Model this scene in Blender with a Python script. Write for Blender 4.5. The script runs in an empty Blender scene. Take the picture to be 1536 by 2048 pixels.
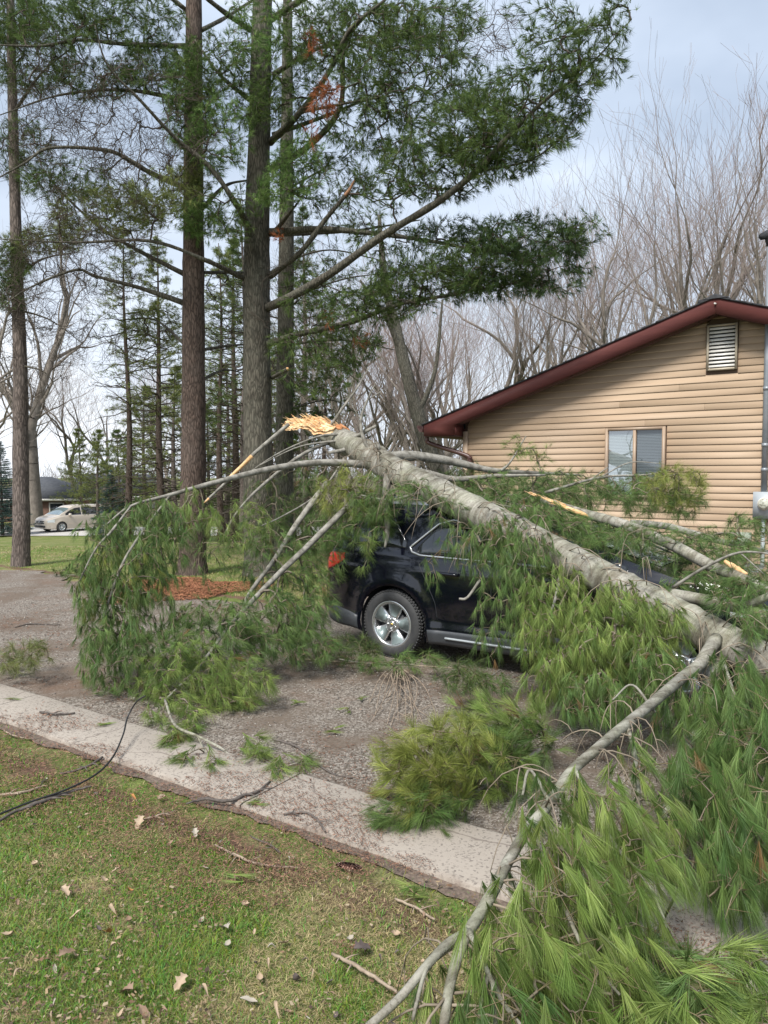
import bpy, math, random
import numpy as np
from mathutils import Vector, Matrix
RNG = np.random.default_rng(7)
random.seed(7)
R = math.radians
scene = bpy.context.scene
COL = scene.collection

# ------------------------------------------------------------------ camera
CAM_Z = 1.9
F_PX = 1479.0
PITCH = math.atan2(74.0, F_PX)
cam = bpy.data.cameras.new('camera')
cam.sensor_fit = 'VERTICAL'; cam.sensor_height = 36; cam.sensor_width = 27
cam.lens = F_PX / 2048 * 36
cam.clip_start = 0.05; cam.clip_end = 1500
cam_o = bpy.data.objects.new('camera', cam); COL.objects.link(cam_o)
cam_o.location = (0, 0, CAM_Z); cam_o.rotation_euler = (math.pi/2 - PITCH, 0, 0)
scene.camera = cam_o

# ------------------------------------------------------------------ world: bright overcast
SUN_ELEV, SUN_AZ = R(52), R(-150)      # azimuth measured from +Y towards +X: behind the camera, to the left
world = bpy.data.worlds.new('World'); scene.world = world; world.use_nodes = True
nt = world.node_tree; nt.nodes.clear()
def wn(t, **k):
    n = nt.nodes.new(t)
    for a, b in k.items(): setattr(n, a, b)
    return n
out = wn('ShaderNodeOutputWorld'); bg = wn('ShaderNodeBackground'); bg.inputs['Strength'].default_value = 0.1
sky = wn('ShaderNodeTexSky', sky_type='NISHITA'); sky.sun_disc = False
sky.sun_elevation = SUN_ELEV; sky.sun_rotation = SUN_AZ
sky.air_density = 1.2; sky.dust_density = 2.0
tc = wn('ShaderNodeTexCoord')
mp = wn('ShaderNodeMapping'); mp.inputs['Scale'].default_value = (1.0, 1.0, 2.2); mp.inputs['Location'].default_value = (0.3, 0.1, 0.45)
no = wn('ShaderNodeTexNoise'); no.inputs['Scale'].default_value = 1.7; no.inputs['Detail'].default_value = 5; no.inputs['Roughness'].default_value = 0.5
no.inputs['Distortion'].default_value = 0.4
cr = wn('ShaderNodeValToRGB')
cr.color_ramp.elements[0].position = 0.40; cr.color_ramp.elements[0].color = (2.95, 3.5, 4.35, 1)
cr.color_ramp.elements[1].position = 0.64; cr.color_ramp.elements[1].color = (6.6, 6.9, 7.3, 1)
e = cr.color_ramp.elements.new(0.54); e.color = (4.2, 4.8, 5.7, 1)
mx = wn('ShaderNodeMix', data_type='RGBA'); mx.inputs[0].default_value = 0.88
L = nt.links.new
L(tc.outputs['Generated'], mp.inputs[0]); L(mp.outputs[0], no.inputs['Vector']); L(no.outputs[0], cr.inputs[0])
L(sky.outputs[0], mx.inputs[6]); L(cr.outputs[0], mx.inputs[7]); sp = wn('ShaderNodeSeparateXYZ'); L(tc.outputs['Generated'], sp.inputs[0])
hr = wn('ShaderNodeMapRange'); hr.inputs[1].default_value = 0.0; hr.inputs[2].default_value = 0.42; hr.inputs[3].default_value = 0.62; hr.inputs[4].default_value = 0.0; L(sp.outputs[2], hr.inputs[0])
hz_ = wn('ShaderNodeMix', data_type='RGBA'); hz_.inputs[7].default_value = (5.9, 6.25, 6.8, 1); L(hr.outputs[0], hz_.inputs[0]); L(mx.outputs[2], hz_.inputs[6])
L(hz_.outputs[2], bg.inputs[0]); L(bg.outputs[0], out.inputs[0])

sun = bpy.data.lights.new('sun', 'SUN'); sun.energy = 3.0; sun.angle = R(16); sun.color = (1.0, 0.965, 0.91)
sun_o = bpy.data.objects.new('sun', sun); COL.objects.link(sun_o)
sd = Vector((math.sin(SUN_AZ)*math.cos(SUN_ELEV), math.cos(SUN_AZ)*math.cos(SUN_ELEV), math.sin(SUN_ELEV)))
sun_o.rotation_euler = sd.to_track_quat('Z', 'Y').to_euler(); sun_o.location = (0, -5, 20)
vs = scene.view_settings
vs.view_transform = 'Standard'; vs.look = 'None'; vs.gamma = 1; vs.use_curve_mapping = False
vs.exposure = 0.92
scene.render.film_transparent = False

# ------------------------------------------------------------------ measuring helpers
_cp, _sp = math.cos(PITCH), math.sin(PITCH)
def P(px, py, Y):
    """world point seen at photograph pixel (px, py) at distance Y north of the camera"""
    a = (px-768)/F_PX; b = (1024-py)/F_PX
    dy = _cp + b*_sp; dz = -_sp + b*_cp
    return np.array((a/dy*Y, Y, CAM_Z + dz/dy*Y))
def G(px, py, z=0.0):
    a = (px-768)/F_PX; b = (1024-py)/F_PX
    dy = _cp + b*_sp; dz = -_sp + b*_cp
    t = (z-CAM_Z)/dz
    return np.array((a*t, dy*t, z))
CA, SA = math.cos(R(34.5)), math.sin(R(34.5))
def W(s, n, z=0.0): return np.array((CA*s + SA*n, -SA*s + CA*n, z))
def gz(x, y):
    """terrain height"""
    t = np.clip((np.asarray(y, float)-17)/29, 0, 1); t = t*t*(3-2*t)
    return -1.95*t

# ------------------------------------------------------------------ object helpers
def tag(o, label=None, cat=None, group=None, kind=None):
    if label: o['label'] = label
    if cat: o['category'] = cat
    if group: o['group'] = group
    if kind: o['kind'] = kind
    return o
def empty(name, loc=(0, 0, 0), rz=0.0):
    o = bpy.data.objects.new(name, None); COL.objects.link(o)
    o.location = Vector(loc); o.rotation_euler = (0, 0, rz); o.empty_display_size = 0.1
    return o
def link(name, me, mat=None, parent=None, smooth=False, loc=None):
    o = bpy.data.objects.new(name, me); COL.objects.link(o)
    if mat is not None and not me.materials: me.materials.append(mat)
    if parent is not None: o.parent = parent
    if smooth: me.polygons.foreach_set('use_smooth', [True]*len(me.polygons))
    if loc is not None: o.location = Vector(loc)
    return o
def copy_tree(o, parent=None):
    c = o.copy(); COL.objects.link(c); c.parent = parent
    for ch in list(o.children): copy_tree(ch, c)
    return c

class MB:
    """gathers polygons into one mesh"""
    def __init__(s): s.v = []; s.f = []; s.n = 0; s.c = []; s.hascol = False
    def add(s, verts, faces, col=None):
        verts = np.asarray(verts, float).reshape(-1, 3)
        s.v.append(verts)
        if isinstance(faces, np.ndarray): s.f.append(faces + s.n)
        else:
            d = {}
            for f in faces: d.setdefault(len(f), []).append(f)
            for k, fs in d.items(): s.f.append(np.array(fs, int) + s.n)
        if col is None: cc = np.ones((len(verts), 3))*0.5
        else: s.hascol = True; cc = np.broadcast_to(np.asarray(col, float), (len(verts), 3))
        s.c.append(cc); s.n += len(verts)
        return s
    def box(s, c, size, M=None, col=None):
        x, y, z = np.array(size)/2.0
        v = np.array([(-x,-y,-z),(x,-y,-z),(x,y,-z),(-x,y,-z),(-x,-y,z),(x,-y,z),(x,y,z),(-x,y,z)])
        if M is not None: v = v @ np.array(M).T
        s.add(v + np.array(c), np.array([(0,3,2,1),(4,5,6,7),(0,1,5,4),(1,2,6,5),(2,3,7,6),(3,0,4,7)]), col); return s
    def tube(s, pts, rad, sides=8, caps=True, col=None, rough=0.0):
        pts = np.asarray(pts, float); n = len(pts); rad = np.broadcast_to(np.asarray(rad, float), (n,))
        t = np.gradient(pts, axis=0); t /= np.linalg.norm(t, axis=1)[:, None] + 1e-9
        up = np.array((0, 0, 1.0)) if abs(t[0][2]) < 0.9 else np.array((0, 1.0, 0))
        rings = []
        u = np.cross(up, t[0]); u /= np.linalg.norm(u)
        ang = np.arange(sides)*2*math.pi/sides
        for i in range(n):
            u = u - t[i]*np.dot(u, t[i]); u /= np.linalg.norm(u)+1e-9
            w = np.cross(t[i], u)
            rr = rad[i]*(1 + rough*RNG.uniform(-1, 1, sides)) if rough else np.full(sides, rad[i])
            rings.append(pts[i] + rr[:, None]*(np.cos(ang)[:, None]*u + np.sin(ang)[:, None]*w))
        v = np.concatenate(rings)
        i, j = np.meshgrid(np.arange(n-1), np.arange(sides), indexing='ij')
        a = i*sides + j; b = i*sides + (j+1) % sides
        q = np.stack([a, b, b+sides, a+sides], -1).reshape(-1, 4)
        s.add(v, q, col)
        if caps:
            s.f.append(np.array([list(range(sides-1, -1, -1))]) + s.n - len(v))
            s.f.append(np.array([list(range(sides))]) + s.n - sides)
        return s
    def frusta(s, A, B, ra, rb, sides=4, col=None):
        A = np.asarray(A, float); B = np.asarray(B, float); N = len(A)
        if N == 0: return s
        ra = np.broadcast_to(ra, (N,)); rb = np.broadcast_to(rb, (N,))
        t = B-A; t = t/(np.linalg.norm(t, axis=1)[:, None]+1e-9)
        up = np.where(np.abs(t[:, 2:3]) < 0.9, np.array([[0, 0, 1.0]]), np.array([[0, 1.0, 0]]))
        u = np.cross(up, t); u /= np.linalg.norm(u, axis=1)[:, None]+1e-9
        w = np.cross(t, u)
        ang = np.arange(sides)*2*math.pi/sides
        off = np.cos(ang)[None, :, None]*u[:, None] + np.sin(ang)[None, :, None]*w[:, None]
        v = np.concatenate([A[:, None]+off*ra[:, None, None], B[:, None]+off*rb[:, None, None]], 1).reshape(-1, 3)
        k = np.arange(N)[:, None]*2*sides; j = np.arange(sides)[None]
        a = k+j; b = k+(j+1) % sides
        q = np.stack([a, b, b+sides, a+sides], -1).reshape(-1, 4)
        if col is not None and np.ndim(col) == 2: col = np.repeat(col, 2*sides, axis=0)
        s.add(v, q, col); return s
    def mesh(s, name):
        me = bpy.data.meshes.new(name)
        V = np.concatenate(s.v) if s.v else np.zeros((0, 3))
        me.vertices.add(len(V)); me.vertices.foreach_set('co', V.astype(np.float32).ravel())
        loops = np.concatenate([f.ravel() for f in s.f]); tot = np.concatenate([np.full(len(f), f.shape[1]) for f in s.f])
        st = np.concatenate([[0], np.cumsum(tot)[:-1]])
        me.loops.add(len(loops)); me.loops.foreach_set('vertex_index', loops.astype(np.int32))
        me.polygons.add(len(tot)); me.polygons.foreach_set('loop_start', st.astype(np.int32)); me.polygons.foreach_set('loop_total', tot.astype(np.int32))
        if s.hascol:
            c = np.concatenate(s.c); c4 = np.concatenate([c, np.ones((len(c), 1))], 1).astype(np.float32)
            at = me.color_attributes.new('tint', 'FLOAT_COLOR', 'POINT'); at.data.foreach_set('color', c4.ravel())
        me.update(calc_edges=True); me.validate(verbose=False)
        return me
    def build(s, name, mat=None, parent=None, smooth=False, loc=None):
        return link(name, s.mesh(name), mat, parent, smooth, loc)

def nrm(v): v = np.asarray(v, float); return v/(np.linalg.norm(v, axis=-1, keepdims=True)+1e-9)
def spline(pts, k=6):
    """Catmull-Rom through the points"""
    p = np.asarray(pts, float); p = np.vstack([2*p[0]-p[1], p, 2*p[-1]-p[-2]])
    o = []
    for i in range(1, len(p)-2):
        for t in np.arange(k)/k:
            o.append(0.5*((2*p[i]) + (-p[i-1]+p[i+1])*t + (2*p[i-1]-5*p[i]+4*p[i+1]-p[i+2])*t*t + (-p[i-1]+3*p[i]-3*p[i+1]+p[i+2])*t**3))
    o.append(p[-2]); return np.array(o)
def pxpath(lst, k=5):
    """list of (px, py, Y, r) -> smooth path and radii"""
    pts = np.array([np.append(P(a, b, Y), r) for a, b, Y, r in lst])
    s = spline(pts, k); return s[:, :3], np.maximum(s[:, 3], 0.002)

# ------------------------------------------------------------------ materials
def mat(name, col=(0.5, 0.5, 0.5), rough=0.7, col2=None, nscale=5.0, ndet=6, nlo=0.35, nhi=0.65, bump=0.0, bscale=40.0, bdist=0.01,
        stretch=None, attr=False, metal=0.0, coat=0.0, transl=0.0, coords='Object', spec=0.5, extra=None, attrmix=1.0, emit=None):
    m = bpy.data.materials.new(name); m.use_nodes = True; t = m.node_tree; N = t.nodes; Lk = t.links.new
    b = N['Principled BSDF']; o = N['Material Output']
    b.inputs['Roughness'].default_value = rough; b.inputs['Metallic'].default_value = metal
    b.inputs['Coat Weight'].default_value = coat; b.inputs['Coat Roughness'].default_value = 0.04
    b.inputs['Specular IOR Level'].default_value = spec
    b.inputs['Base Color'].default_value = (*col, 1)
    vec = None
    def vecn():
        tc = N.new('ShaderNodeTexCoord'); mp = N.new('ShaderNodeMapping')
        mp.inputs['Scale'].default_value = stretch or (1, 1, 1); Lk(tc.outputs[coords], mp.inputs[0]); return mp.outputs[0]
    src = None
    if col2 is not None or bump: vec = vecn()
    if col2 is not None:
        n = N.new('ShaderNodeTexNoise'); n.inputs['Scale'].default_value = nscale; n.inputs['Detail'].default_value = ndet; n.inputs['Roughness'].default_value = 0.65
        Lk(vec, n.inputs['Vector'])
        r = N.new('ShaderNodeValToRGB'); r.color_ramp.elements[0].position = nlo; r.color_ramp.elements[1].position = nhi
        r.color_ramp.elements[0].color = (*col, 1); r.color_ramp.elements[1].color = (*col2, 1)
        Lk(n.outputs[0], r.inputs[0]); src = r.outputs[0]
    if attr:
        a = N.new('ShaderNodeAttribute'); a.attribute_name = 'tint'
        if src is not None:
            mm = N.new('ShaderNodeMix'); mm.data_type = 'RGBA'; mm.blend_type = 'MULTIPLY'; mm.inputs[0].default_value = 1
            Lk(a.outputs['Color'], mm.inputs[6]); Lk(src, mm.inputs[7]); src = mm.outputs[2]
        else: src = a.outputs['Color']
    if extra: src = extra(t, src, vec)
    if src is not None: Lk(src, b.inputs['Base Color'])
    if bump:
        n = N.new('ShaderNodeTexNoise'); n.inputs['Scale'].default_value = bscale; n.inputs['Detail'].default_value = 8; n.inputs['Roughness'].default_value = 0.7
        Lk(vec, n.inputs['Vector'])
        bp = N.new('ShaderNodeBump'); bp.inputs['Strength'].default_value = bump; bp.inputs['Distance'].default_value = bdist
        Lk(n.outputs[0], bp.inputs['Height']); Lk(bp.outputs[0], b.inputs['Normal'])
    if transl:
        tr = N.new('ShaderNodeBsdfTranslucent'); ms = N.new('ShaderNodeMixShader'); ms.inputs[0].default_value = transl
        if src is not None: Lk(src, tr.inputs[0])
        else: tr.inputs[0].default_value = (*col, 1)
        Lk(b.outputs[0], ms.inputs[1]); Lk(tr.outputs[0], ms.inputs[2]); Lk(ms.outputs[0], o.inputs[0])
    return m

def bark_mat(name, c1, c2, vs=6.0, furrow=1.0, c3=None, scl=(1, 1, 0.22)):
    """furrowed bark: stretched voronoi plates + noise"""
    m = bpy.data.materials.new(name); m.use_nodes = True; t = m.node_tree; N = t.nodes; Lk = t.links.new
    b = N['Principled BSDF']; b.inputs['Roughness'].default_value = 0.95; b.inputs['Specular IOR Level'].default_value = 0.15
    tc = N.new('ShaderNodeTexCoord'); mp = N.new('ShaderNodeMapping'); mp.inputs['Scale'].default_value = scl
    Lk(tc.outputs['Object'], mp.inputs[0])
    nn = N.new('ShaderNodeTexNoise'); nn.inputs['Scale'].default_value = 9; nn.inputs['Detail'].default_value = 5; Lk(mp.outputs[0], nn.inputs['Vector'])
    ad = N.new('ShaderNodeMix'); ad.data_type = 'RGBA'; ad.inputs[0].default_value = 0.12; Lk(mp.outputs[0], ad.inputs[6]); Lk(nn.outputs['Color'], ad.inputs[7])
    vo = N.new('ShaderNodeTexVoronoi'); vo.feature = 'DISTANCE_TO_EDGE'; vo.inputs['Scale'].default_value = vs*3; Lk(ad.outputs[2], vo.inputs['Vector'])
    r = N.new('ShaderNodeValToRGB'); r.color_ramp.elements[0].position = 0.0; r.color_ramp.elements[1].position = 0.25
    r.color_ramp.elements[0].color = (*[c*0.45 for c in c1], 1); r.color_ramp.elements[1].color = (*c1, 1); Lk(vo.outputs[0], r.inputs[0])
    n2 = N.new('ShaderNodeTexNoise'); n2.inputs['Scale'].default_value = 2.2; n2.inputs['Detail'].default_value = 9; n2.inputs['Roughness'].default_value = 0.7; Lk(tc.outputs['Object'], n2.inputs['Vector'])
    r2 = N.new('ShaderNodeValToRGB'); r2.color_ramp.elements[0].position = 0.4; r2.color_ramp.elements[1].position = 0.62
    r2.color_ramp.elements[0].color = (0.35, 0.35, 0.35, 1); r2.color_ramp.elements[1].color = (1, 1, 1, 1); Lk(n2.outputs[0], r2.inputs[0])
    mx = N.new('ShaderNodeMix'); mx.data_type = 'RGBA'; mx.inputs[7].default_value = (*c2, 1)
    mlt = N.new('ShaderNodeMath'); mlt.operation = 'MULTIPLY'; mlt.inputs[1].default_value = 0.75
    Lk(r2.outputs[0], mlt.inputs[0]); Lk(mlt.outputs[0], mx.inputs[0]); Lk(r.outputs[0], mx.inputs[6])
    # keep the furrows dark in the second colour too
    m3 = N.new('ShaderNodeMix'); m3.data_type = 'RGBA'; m3.blend_type = 'MULTIPLY'; m3.inputs[0].default_value = 0.8
    r3 = N.new('ShaderNodeValToRGB'); r3.color_ramp.elements[0].color = (0.4, 0.4, 0.4, 1); r3.color_ramp.elements[1].position = 0.22; Lk(vo.outputs[0], r3.inputs[0])
    Lk(mx.outputs[2], m3.inputs[6]); Lk(r3.outputs[0], m3.inputs[7]); Lk(m3.outputs[2], b.inputs['Base Color'])
    bp = N.new('ShaderNodeBump'); bp.inputs['Strength'].default_value = 0.9; bp.inputs['Distance'].default_value = 0.02*furrow
    Lk(vo.outputs[0], bp.inputs['Height']); Lk(bp.outputs[0], b.inputs['Normal'])
    return m

M = {}
M['needle'] = mat('pine needles', attr=True, rough=0.5, spec=0.35, transl=0.3)
M['needle_far'] = mat('distant needles', attr=True, rough=0.7, spec=0.2, transl=0.25)
M['twig'] = mat('twig bark', attr=True, rough=0.9, spec=0.1)
M['bark_brown'] = bark_mat('red brown furrowed bark', (0.115, 0.078, 0.062), (0.14, 0.112, 0.095), 10)
M['bark_grey'] = bark_mat('grey furrowed bark', (0.105, 0.09, 0.072), (0.15, 0.145, 0.115), 9)
M['bark_mid'] = bark_mat('grey brown bark', (0.15, 0.12, 0.105), (0.21, 0.175, 0.155), 8)
M['bark_pale'] = bark_mat('pale grey bark', (0.23, 0.20, 0.17), (0.30, 0.27, 0.23), 3)
# ================================================================== the ground
def ground_extra(kind):
    def fn(t, src, vec):
        N = t.nodes; Lk = t.links.new
        def noise(sc, det=6, ro=0.6, st=None):
            n = N.new('ShaderNodeTexNoise'); n.inputs['Scale'].default_value = sc; n.inputs['Detail'].default_value = det; n.inputs['Roughness'].default_value = ro
            Lk(vec, n.inputs['Vector']); return n.outputs[0]
        def ramp(v, a, ca, b, cb):
            r = N.new('ShaderNodeValToRGB'); r.color_ramp.elements[0].position = a; r.color_ramp.elements[1].position = b
            r.color_ramp.elements[0].color = (*ca, 1); r.color_ramp.elements[1].color = (*cb, 1); Lk(v, r.inputs[0]); return r
        def mix(f, a, b):
            m = N.new('ShaderNodeMix'); m.data_type = 'RGBA'
            if isinstance(f, float): m.inputs[0].default_value = f
            else: Lk(f, m.inputs[0])
            Lk(a, m.inputs[6]); Lk(b, m.inputs[7]); return m.outputs[2]
        G0, G1 = (0, 0, 0), (1, 1, 1)
        if kind == 'lawn':
            g = ramp(noise(30, 8, 0.8), 0.35, (0.055, 0.09, 0.02), 0.65, (0.20, 0.23, 0.07)).outputs[0]
            st = ramp(noise(60, 6, 0.8), 0.3, (0.13, 0.105, 0.055), 0.7, (0.36, 0.32, 0.17)).outputs[0]
            c = mix(ramp(noise(1.1, 8, 0.72), 0.46, G0, 0.66, G1).outputs[0], g, st)
            # bare duff by the kerb and at the rim of the drive
            sx = N.new('ShaderNodeSeparateXYZ'); Lk(vec, sx.inputs[0])
            def m1(op, a, b=None):
                q = N.new('ShaderNodeMath'); q.operation = op
                for i, v in enumerate((a, b)):
                    if v is None: continue
                    if isinstance(v, (int, float)): q.inputs[i].default_value = v
                    else: Lk(v, q.inputs[i])
                return q.outputs[0]
            n = m1('ADD', m1('MULTIPLY', sx.outputs[0], SA), m1('MULTIPLY', sx.outputs[1], CA))
            d = m1('MINIMUM', m1('ABSOLUTE', m1('SUBTRACT', n, 2.62)), m1('ABSOLUTE', m1('SUBTRACT', n, 8.2)))
            nz = noise(2.3, 6, 0.7)
            f = m1('ADD', m1('MULTIPLY', d, -1.6), m1('ADD', nz, 0.12))
            duff = ramp(noise(70, 8, 0.8), 0.3, (0.07, 0.042, 0.028), 0.7, (0.21, 0.135, 0.095)).outputs[0]
            return mix(ramp(f, 0.38, G0, 0.56, G1).outputs[0], c, duff)
        if kind == 'gravel':
            v = N.new('ShaderNodeTexVoronoi'); v.inputs['Scale'].default_value = 75; Lk(vec, v.inputs['Vector'])
            hs = N.new('ShaderNodeSeparateColor'); Lk(v.outputs['Color'], hs.inputs[0])
            st = ramp(hs.outputs[0], 0.25, (0.11, 0.09, 0.072), 0.95, (0.34, 0.305, 0.265)).outputs[0]
            dirt = ramp(noise(45, 8, 0.8), 0.35, (0.10, 0.076, 0.057), 0.7, (0.215, 0.17, 0.135)).outputs[0]
            c = mix(ramp(noise(0.9, 8, 0.7), 0.44, G0, 0.60, G1).outputs[0], st, dirt)
            straw = ramp(noise(80, 8, 0.8), 0.3, (0.10, 0.055, 0.036), 0.7, (0.235, 0.15, 0.105)).outputs[0]
            return mix(ramp(noise(0.55, 7, 0.72), 0.52, G0, 0.70, (.7, .7, .7)).outputs[0], c, straw)
        if kind == 'concrete':
            v = N.new('ShaderNodeTexVoronoi'); v.inputs['Scale'].default_value = 95; Lk(vec, v.inputs['Vector'])
            hs = N.new('ShaderNodeSeparateColor'); Lk(v.outputs['Color'], hs.inputs[0])
            sp = ramp(hs.outputs[0], 0.0, (0.09, 0.077, 0.068), 0.25, (0.345, 0.305, 0.26)).outputs[0]
            big = ramp(noise(1.4, 8, 0.7), 0.3, (0.22, 0.19, 0.16), 0.7, (0.36, 0.315, 0.27)).outputs[0]
            c = mix(0.4, sp, big)
            dk = ramp(noise(60, 5, 0.8), 0.60, G0, 0.72, G1).outputs[0]
            br = N.new('ShaderNodeRGB'); br.outputs[0].default_value = (0.19, 0.14, 0.11, 1)
            c = mix(dk, c, br.outputs[0])
            sx = N.new('ShaderNodeSeparateXYZ'); Lk(vec, sx.inputs[0])
            def m1(op, a, b):
                q = N.new('ShaderNodeMath'); q.operation = op
                for i, v_ in enumerate((a, b)):
                    if isinstance(v_, (int, float)): q.inputs[i].default_value = v_
                    else: Lk(v_, q.inputs[i])
                return q.outputs[0]
            n = m1('ADD', m1('MULTIPLY', sx.outputs[0], SA), m1('MULTIPLY', sx.outputs[1], CA))
            edge = m1('MULTIPLY', m1('SUBTRACT', n, 2.95), -3.2)
            f = ramp(m1('ADD', edge, noise(3.2, 8, .75)), 0.36, G0, 0.62, G1).outputs[0]
            soil = ramp(noise(90, 6, .8), .3, (.10, .075, .06), .7, (.24, .19, .155)).outputs[0]
            c = mix(f, c, soil)
            crk = N.new('ShaderNodeTexVoronoi'); crk.feature = 'DISTANCE_TO_EDGE'; crk.inputs['Scale'].default_value = .9; nn2 = N.new('ShaderNodeTexNoise'); nn2.inputs['Scale'].default_value = 4; Lk(vec, nn2.inputs['Vector'])
            am = N.new('ShaderNodeMix'); am.data_type = 'RGBA'; am.inputs[0].default_value = .18; Lk(vec, am.inputs[6]); Lk(nn2.outputs['Color'], am.inputs[7]); Lk(am.outputs[2], crk.inputs['Vector'])
            dkc = N.new('ShaderNodeRGB'); dkc.outputs[0].default_value = (.12, .095, .08, 1)
            return mix(ramp(crk.outputs[0], 0.0, (.8, .8, .8), 0.006, G0).outputs[0], c, dkc.outputs[0])
    return fn
M['lawn'] = mat('lawn turf', (0.1, 0.12, 0.04), 0.95, bump=0.8, bscale=60, bdist=0.02, extra=ground_extra('lawn'), spec=0.1)
M['gravel'] = mat('gravel', (0.2, 0.18, 0.16), 0.9, bump=0.9, bscale=110, bdist=0.012, extra=ground_extra('gravel'), spec=0.2)
M['concrete'] = mat('weathered concrete', (0.4, 0.37, 0.33), 0.9, bump=0.5, bscale=120, bdist=0.005, extra=ground_extra('concrete'), spec=0.25)
M['road'] = mat('pale road concrete', (0.40, 0.38, 0.35), 0.85, (0.47, 0.45, 0.42), 3)
M['dirt'] = mat('damp dirt', (0.085, 0.062, 0.048), 0.95, (0.20, 0.15, 0.115), 45, bump=0.8, bscale=80, bdist=0.01)

def nz1(x, s=1.0, seed=0.0):
    x = np.asarray(x, float)*s + seed
    return (np.sin(x*1.3)+0.6*np.sin(x*2.9+1.7)+0.4*np.sin(x*6.1+0.3)+0.25*np.sin(x*13.7+2))/2.25

def sheet(name, mt, xs, ys, zf, kind='structure', label=None):
    X, Y = np.meshgrid(xs, ys, indexing='ij'); Z = zf(X, Y)
    v = np.stack([X, Y, Z], -1).reshape(-1, 3); a, b = X.shape
    i, j = np.meshgrid(np.arange(a-1), np.arange(b-1), indexing='ij'); k = i*b+j
    q = np.stack([k, k+b, k+b+1, k+1], -1).reshape(-1, 4)
    m = MB(); m.add(v, q); o = m.build(name, mt, smooth=True); tag(o, label, kind=kind); return o
xs = np.concatenate([np.linspace(-600, -40, 15), np.linspace(-36, 36, 73), np.linspace(40, 600, 15)])
ys = np.concatenate([[-60, -20, -5], np.linspace(0, 60, 61), np.linspace(66, 900, 30)])
sheet('lawn', M['lawn'], xs, ys, lambda x, y: gz(x, y) + 0.02*np.sin(x*0.7)*np.sin(y*0.9)*np.clip((y-12)/6, 0, 1) - 0.02, label='patchy spring lawn of green and straw grass')

def strip(name, mt, s0, s1, nlo, nhi, z, ns=120, nn=2, label=None, zedge=None):
    """a band along the kerb direction, edges given as functions of s"""
    S = np.linspace(s0, s1, ns); v = []
    for k in range(nn):
        f = k/(nn-1); n = nlo(S)*(1-f)+nhi(S)*f
        p = np.stack([CA*S+SA*n, -SA*S+CA*n, np.full(ns, z)], 1)
        v.append(p)
    v = np.concatenate(v); i, j = np.meshgrid(np.arange(nn-1), np.arange(ns-1), indexing='ij'); a = i*ns+j
    q = np.stack([a, a+1, a+ns+1, a+ns], -1).reshape(-1, 4)
    m = MB(); m.add(v, q); o = m.build(name, mt); tag(o, label, kind='structure'); return o
strip('driveway', M['gravel'], -30, 9, lambda s: 3.40+0*s, lambda s: np.where(s < -6.8, 7.7+0.35*nz1(s, 1.7)-0.04*(s+7), 11.8), 0.0, 600, 2, 'grey gravel drive scattered with brown pine litter')
strip('soil_edge', M['dirt'], -22, 8, lambda s: 2.885+0.04*nz1(s, 2.6, 3)+0.018*nz1(s, 11)+0.014*nz1(s, 31), lambda s: 3.02+0*s, -0.008, 500, 2, 'dark soil edge between lawn and kerb')
# concrete gutter in cast lengths, each its own piece
kerb = empty('kerb'); tag(kerb, 'worn exposed aggregate concrete kerb strip between lawn and drive', kind='structure')
edges = [-22, -17.5, -13, -9.05, -6.0, -3.03, -0.75, 1.6, 4.0, 8.0]
for a, b in zip(edges[:-1], edges[1:]):
    m = MB(); k = 24; S = np.linspace(a+0.006, b-0.006, k); rows = []
    prof = [(2.955, -0.06), (2.965, 0.008), (2.99, 0.016), (3.2, 0.013), (3.47, 0.018), (3.495, 0.010), (3.50, -0.06)]
    for n, z in prof:
        w = 0.012*nz1(S, 3.3, n*3)
        nn_ = n + (w if n < 3 or n > 3.4 else 0)
        rows.append(np.stack([CA*S+SA*nn_, -SA*S+CA*nn_, z+0.003*nz1(S, 2, n)+0*S + random.uniform(-.002, .002)], 1))
    v = np.concatenate(rows); i, j = np.meshgrid(np.arange(len(prof)-1), np.arange(k-1), indexing='ij'); q0 = i*k+j
    m.add(v, np.stack([q0, q0+1, q0+k+1, q0+k], -1).reshape(-1, 4))
    m.add(np.concatenate([r[:1] for r in rows]), [tuple(range(len(prof)))]); m.add(np.concatenate([r[-1:] for r in rows]), [tuple(range(len(prof)))[::-1]])
    m.build('concrete_slab', M['concrete'], kerb)
# far road, a path and the neighbour's pale drive
sheet('road', M['road'], np.linspace(-60, 60, 40), np.array([46.5, 48, 50, 52.5, 54.5]), lambda x, y: gz(x, y)+0.03, label='pale concrete road beyond the back lawn')
sheet('path', M['road'], np.linspace(-13, -1.2, 24), np.array([33.5, 34.6]), lambda x, y: gz(x, y+0.1*np.sin(x))+0.04, label='narrow pale path between the pine trunks')

# ------------------------------------------------------------------ grass blades, gravel stones, litter
def vnoise(x, y, s, seed=0):
    """cheap 2-D value noise"""
    x = x*s+seed*17.3; y = y*s+seed*9.1
    xi = np.floor(x).astype(int); yi = np.floor(y).astype(int); fx = x-xi; fy = y-yi
    fx = fx*fx*(3-2*fx); fy = fy*fy*(3-2*fy)
    h = lambda a, b: (np.sin(a*127.1+b*311.7+seed)*43758.5453) % 1.0
    return (h(xi, yi)*(1-fx)+h(xi+1, yi)*fx)*(1-fy)+(h(xi, yi+1)*(1-fx)+h(xi+1, yi+1)*fx)*fy
def ground_samples(n, x0, x1, y0, y1):
    """ground points, denser near the viewer"""
    px = RNG.uniform(x0, x1, n); py = RNG.uniform(y0, y1, n)
    a = (px-768)/F_PX; b = (1024-py)/F_PX; dz = -_sp+b*_cp; t = -CAM_Z/dz
    return a*t, (_cp+b*_sp)*t
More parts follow.
